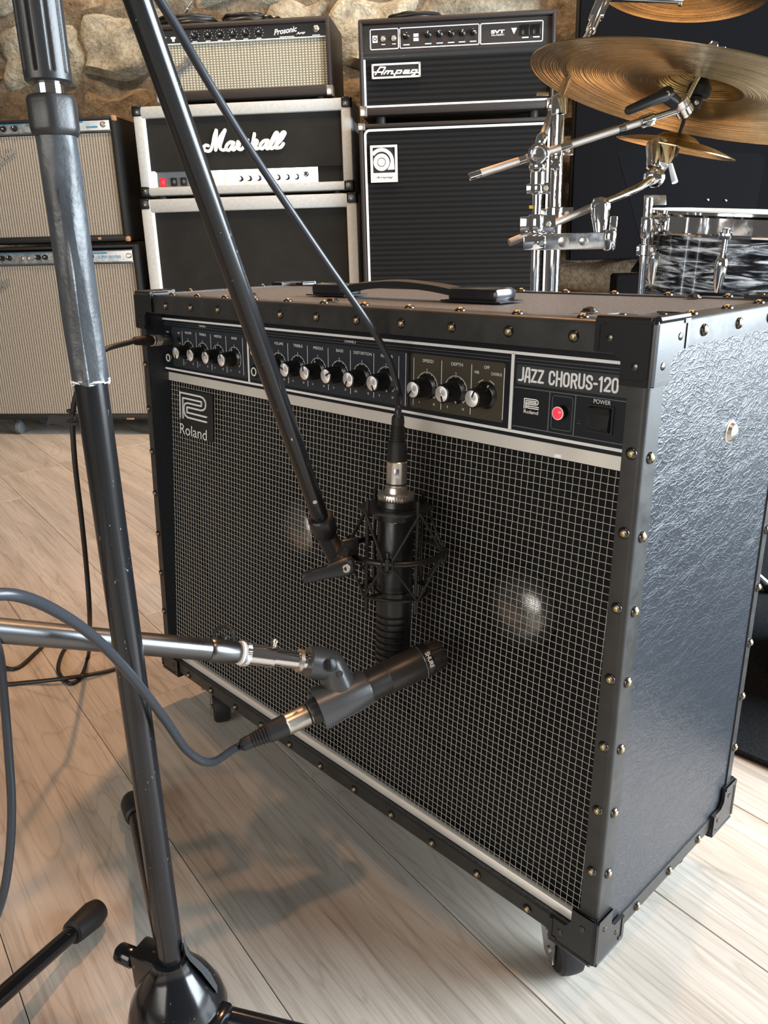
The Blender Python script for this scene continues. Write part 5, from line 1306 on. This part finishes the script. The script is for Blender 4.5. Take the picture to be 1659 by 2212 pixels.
# arm to the orange cymbal at the top
y0, y1 = V((0.08438, 0.96109, 1.05206)), V((0.07753, 1.01637, 1.12043))
t0 = V(tx_, ty_, zt2)
m = MB(); m.tube([t0, V((0.12779, 0.85947, 0.99802)), y0], .0062, 12); m.build('top_arm', CHROME, st2, True)
m = MB(); m.tube([y0, y1, H2-n2*.03], [.0095, .0105, .006], 16); m.obox((y0*.4+y1*.6), (y1-y0), RC, (y1-y0).cross(RC), .022, .014, .008, .003); m.lathe(y1-RC*.015-vc*.0, RC, [(0, .010), (.004, .014), (.024, .014), (.028, .01)], 20); m.cyl(H2-n2*.04, H2+n2*.03, .004, None, 12); m.build('top_tilter', CHROME, st2, True)

# multi clamp, flat bracket and lower arm with the splash cymbal
mcx = V(bx, by, z_m)
ml = thing('multi_clamp', 'chrome multi clamp with flat bracket and knurled arm joining the two stands', 'clamp', tuple(V(bx, by, z_b-.03)))
clampblock(ml, (bx, by, z_m), (0, 0, 1), .030, .030, .0125, CHROME, 'clamp_body')
m = MB(); m.obox(V(bx, by, z_m+.026)-RC*.008, RC, vc, UC, .004, .003, .0025, .0006); m.build('yellow_tab', M('yellow_tab', (.7, .5, .02), .4), ml, True)
p0, p1 = V((0.24116, 0.56074, 0.67487)), V((0.33141, 0.67122, 0.67495)); pd = (p1-p0).normalized(); pc = pd.cross(vc).normalized()
PLn = (p1-p0).length
m = MB(); m.obox(p0+pd*PLn*.56, pd, vc, pc, PLn*.42, .0040, .0122, .002); pl_ = m.build('flat_bracket', CHROME_D, ml, True)
m = MB(); m.obox(p0+pd*.018, pd, vc, pc, .018, .012, .0105, .003); m.lathe(p0+pd*.030+vc*.012, vc, [(0, .006), (.004, .006), (.006, .004)], 12); m.build('bracket_clamp', CHROME, pl_, True)
for f_, r_ in ((.45, .0085), (.68, .007)): m = MB(); m.lathe(p0+pd*PLn*f_+vc*.004, vc, [(0, r_), (.002, r_), (.0035, r_*.55)], 12); m.build('bolt', NICKEL, pl_, True)
m = MB(); m.lathe(p1-pc*.016-pd*.004, pc, [(0, .008), (.003, .010), (.028, .010), (.031, .008)], 18); m.obox(p1-pc*.022, pd, vc, pc, .006, .003, .014, .002); m.build('wing_nut', CHROME, pl_, True)
q0, q1, q2_, q3 = V((0.21497, 0.5593, 0.67534)), V((0.29208, 0.68566, 0.72921)), V((0.30998, 0.78727, 0.75925)), V((0.30332, 0.83717, 0.78303))
m = MB(); m.cyl(q0, q0+(q1-q0)*1.02, .0058, None, 20); ar = m.build('lower_arm', KNURL, ml, True)
m = MB(); m.tube(crom([q1, V((0.2983, 0.73653, 0.74235)), q2_, V((0.30817, 0.84117, 0.78063)), V((0.30095, 0.89092, 0.80537)), V((0.28971, 0.9202, 0.82803))], 6), [.0058]*7+[.0062]*24, 16); m.build('bent_arm', CHROME, ar, True)
w0 = V((0.30335, 0.6761, 0.72579)); w1 = V((0.3121, 0.66633, 0.68519))
m = MB(); m.lathe(w0-vc*.013, vc, [(0, .010), (.003, .0155), (.020, .0155), (.024, .011), (.026, .005)], 28); m.tube([w0, w0+(w1-w0)*.35, w1], [.0150, .0140, .0092], 20); m.build('wing_grip', CHROME, ar, True)
w0 = V((0.30835, 0.83082, 0.77442)); m = MB(); m.lathe(w0-vc*.014, vc, [(0, .012), (.003, .0165), (.022, .0165), (.026, .012), (.028, .005)], 28); m.build('arm_joint', CHROME, ar, True)
w0 = V((0.29675, 0.8578, 0.8093)); m = MB(); m.lathe(w0-UC*.022, UC, [(0, .012), (.004, .0185), (.040, .0195), (.048, .016)], 28); m.build('arm_clamp', CHROME, ar, True)
m = MB(); m.tube([V((0.30693, 0.88579, 0.79723)), V((0.32151, 0.87938, 0.76697))], [.004, .0055], 12); m.build('light_lever', WHITEP, ar, True)
m = MB(); m.cyl(H3-n3*.030, H3+n3*.045, .0034, None, 14); m.lathe(H3-n3*.026, n3, [(0, .008), (.014, .008)], 16); m.build('splash_post', BLACKM, ar, True)

# rack tom with black oyster wrap
TC = V((0.39204, 1.03578, 0.71384)); ta = (V(0, 0, 1)+(V((1.03831, -0.49737, 0.67906))-TC).normalized()*.075+RC*.07).normalized(); RT = .178; HT = .23
tom = thing('tom_drum', 'drum with black and white oyster wrap and chrome hoop at the right edge', 'drum', tuple(TC-ta*HT))
xx, yy, zz = frame(ta)
tm_ = Matrix(((xx.x, yy.x, zz.x, 0), (xx.y, yy.y, zz.y, 0), (xx.z, yy.z, zz.z, 0), (0, 0, 0, 1)))
def tpart(m, name, mat, par=None):
    o = m.build(name, mat, par or tom)
    if par is None: o.matrix_local = tm_
    return o
m = MB(); m.lathe((0, 0, 0), (0, 0, 1), [(.006, RT-.004), (.006, RT), (HT-.006, RT), (HT-.006, RT-.004)], 96); tpart(m, 'shell', OYSTER)
m = MB(); m.lathe((0, 0, HT-.010), (0, 0, 1), [(0, RT+.001), (.008, RT+.001), (.010, RT-.004), (.0115, .001)], 96); tpart(m, 'drum_head', WHITEP)
for z0_, sg in ((HT-.034, 1), (-.002, 1)):
    m = MB(); m.lathe((0, 0, z0_), (0, 0, 1), [(0, RT+.0045), (0, RT+.0095), (.003, RT+.0100), (.005, RT+.0065), (.030, RT+.0065), (.034, RT+.0095), (.038, RT+.0090), (.0385, RT+.0040), (.004, RT+.0040)], 96); tpart(m, 'hoop', CHROME)
for k in range(8):
    a = 2*PI*k/8+0.21991; c_, s_ = math.cos(a), math.sin(a); d = V(c_, s_, 0)
    m = MB(); Rr = []
    for t, w, h_ in ((0, .004, .003), (.004, .0085, .010), (.012, .0120, .0150), (.020, .0125, .0155), (.034, .0110, .0140), (.052, .0080, .0105), (.064, .0055, .006), (.066, .003, .002)):
        Rr.append([d*(RT-.001)+V(-s_, c_, 0)*(w*math.cos(PI*j/10))+d*(h_*math.sin(PI*j/10))+V(0, 0, HT-.058-t) for j in range(11)]+[d*(RT-.002)+V(0, 0, HT-.058-t)])
    m.rings(Rr); lg = tpart(m, 'lug', CHROME)
    m = MB(); q = d*(RT+.0100); m.cyl(q+V(0, 0, HT-.064), q+V(0, 0, HT-.022), .0028, None, 10); m.lathe(q+V(0, 0, HT-.026), (0, 0, 1), [(0, .006), (.006, .006), (.008, .004)], 12); m.build('tension_rod', CHROME, lg)
    m = MB(); m.obox(d*(RT+.0075)+V(0, 0, HT-.030), V(-s_, c_, 0), d, V(0, 0, 1), .010, .005, .006, .002); m.build('hoop_claw', CHROME, lg)
# stand holding the tom
ts = V((0.28561, 0.85882, 0.64072))
st3 = thing('drum_stand', 'chrome stand tube left of the oyster drum', 'drum stand', (ts.x, ts.y, rzt))
m = MB(); m.cyl((ts.x, ts.y, rzt+.03), (ts.x, ts.y, 0.74313), .0080, None, 20); m.build('tube', CHROME, st3, True)
clampblock(st3, (ts.x, ts.y, 0.65642), (0, 0, 1), .018, .020, .0120, CHROME, 'collar')
clampblock(st3, (ts.x, ts.y, 0.69417), (0, 0, 1), .012, .036, .0105, CHROME, 'joint')
m = MB(); m.obox(V((0.28247, 0.88697, 0.74066)), RC, vc, UC, .020, .003, .009, .002); m.build('memory_plate', CHROME_D, st3, True)
m = MB(); m.tube([V(ts.x, ts.y, 0.71162), TC-ta*.06], .006, 10); m.build('tom_arm', CHROME, st3, True)
tripod(st3, ts.x, ts.y, .25, .28)
# music stand behind
c00, c10, c01 = V((-0.09647, 1.37947, 0.88545)), V((0.15677, 1.63691, 0.86488)), V((0.03458, 1.31345, 0.61195))
mu = thing('music_stand', 'black music stand desk seen from behind the drums', 'music stand', ((c00.x+c10.x)/2, (c00.y+c10.y)/2, 0))
ux = (c10-c00); L_ = ux.length; ux.normalize(); vy = (c01-c00); vy = (vy-ux*vy.dot(ux)); Lh = vy.length; vy.normalize(); nz_ = ux.cross(vy).normalized()
m = MB(); poly = [(0, .012), (.012, 0), (L_-.012, 0), (L_, .012), (L_-.062, Lh), (.066, Lh)]
m.prism(poly, (c00, ux, vy, nz_), -.0012, .0012); m.obox(c00+ux*L_*.5+vy*Lh, ux, vy, nz_, L_*.4, .003, .03, .002); de = m.build('desk', FELT, mu, True)
for f_ in (.60, .72): m = MB(); m.lathe(c00+ux*L_*f_+vy*Lh*.42-nz_*.0, -nz_ if nz_.dot(vc) < 0 else nz_, [(0, .0035), (.003, .003), (.004, .001)], 10); m.build('rivet', NICKEL, de, True)
cm = c00+ux*L_*.5+vy*Lh*.6
m = MB(); m.cyl((cm.x, cm.y, .05), (cm.x, cm.y, cm.z), .010, None, 16); m.build('upright', BLACKS, mu, True)
for k in range(3):
    a = .3+k*2*PI/3; m = MB(); m.tube([(cm.x, cm.y, .09), (cm.x+.24*math.cos(a), cm.y+.24*math.sin(a), .018)], .008, 10); m.build('leg', BLACKS, mu, True)
# round case on the rug behind the right side
RCx, RCy = 0.76136, 0.80222
ca = thing('drum_case', 'black round drum with a grey band standing on the rug at the right edge', 'drum', (RCx, RCy, rzt))
RR_ = .15
m = MB(); m.lathe((0, 0, 0), (0, 0, 1), [(0, RR_-.02), (.002, RR_), (.40, RR_), (.42, RR_-.02), (.42, .01)], 64); m.build('shell', BLACKM, ca)
m = MB(); m.lathe((0, 0, .115), (0, 0, 1), [(0, RR_+.0005), (.0, RR_+.004), (.050, RR_+.004), (.050, RR_+.0005)], 64); m.build('grey_band', PGREY, ca)
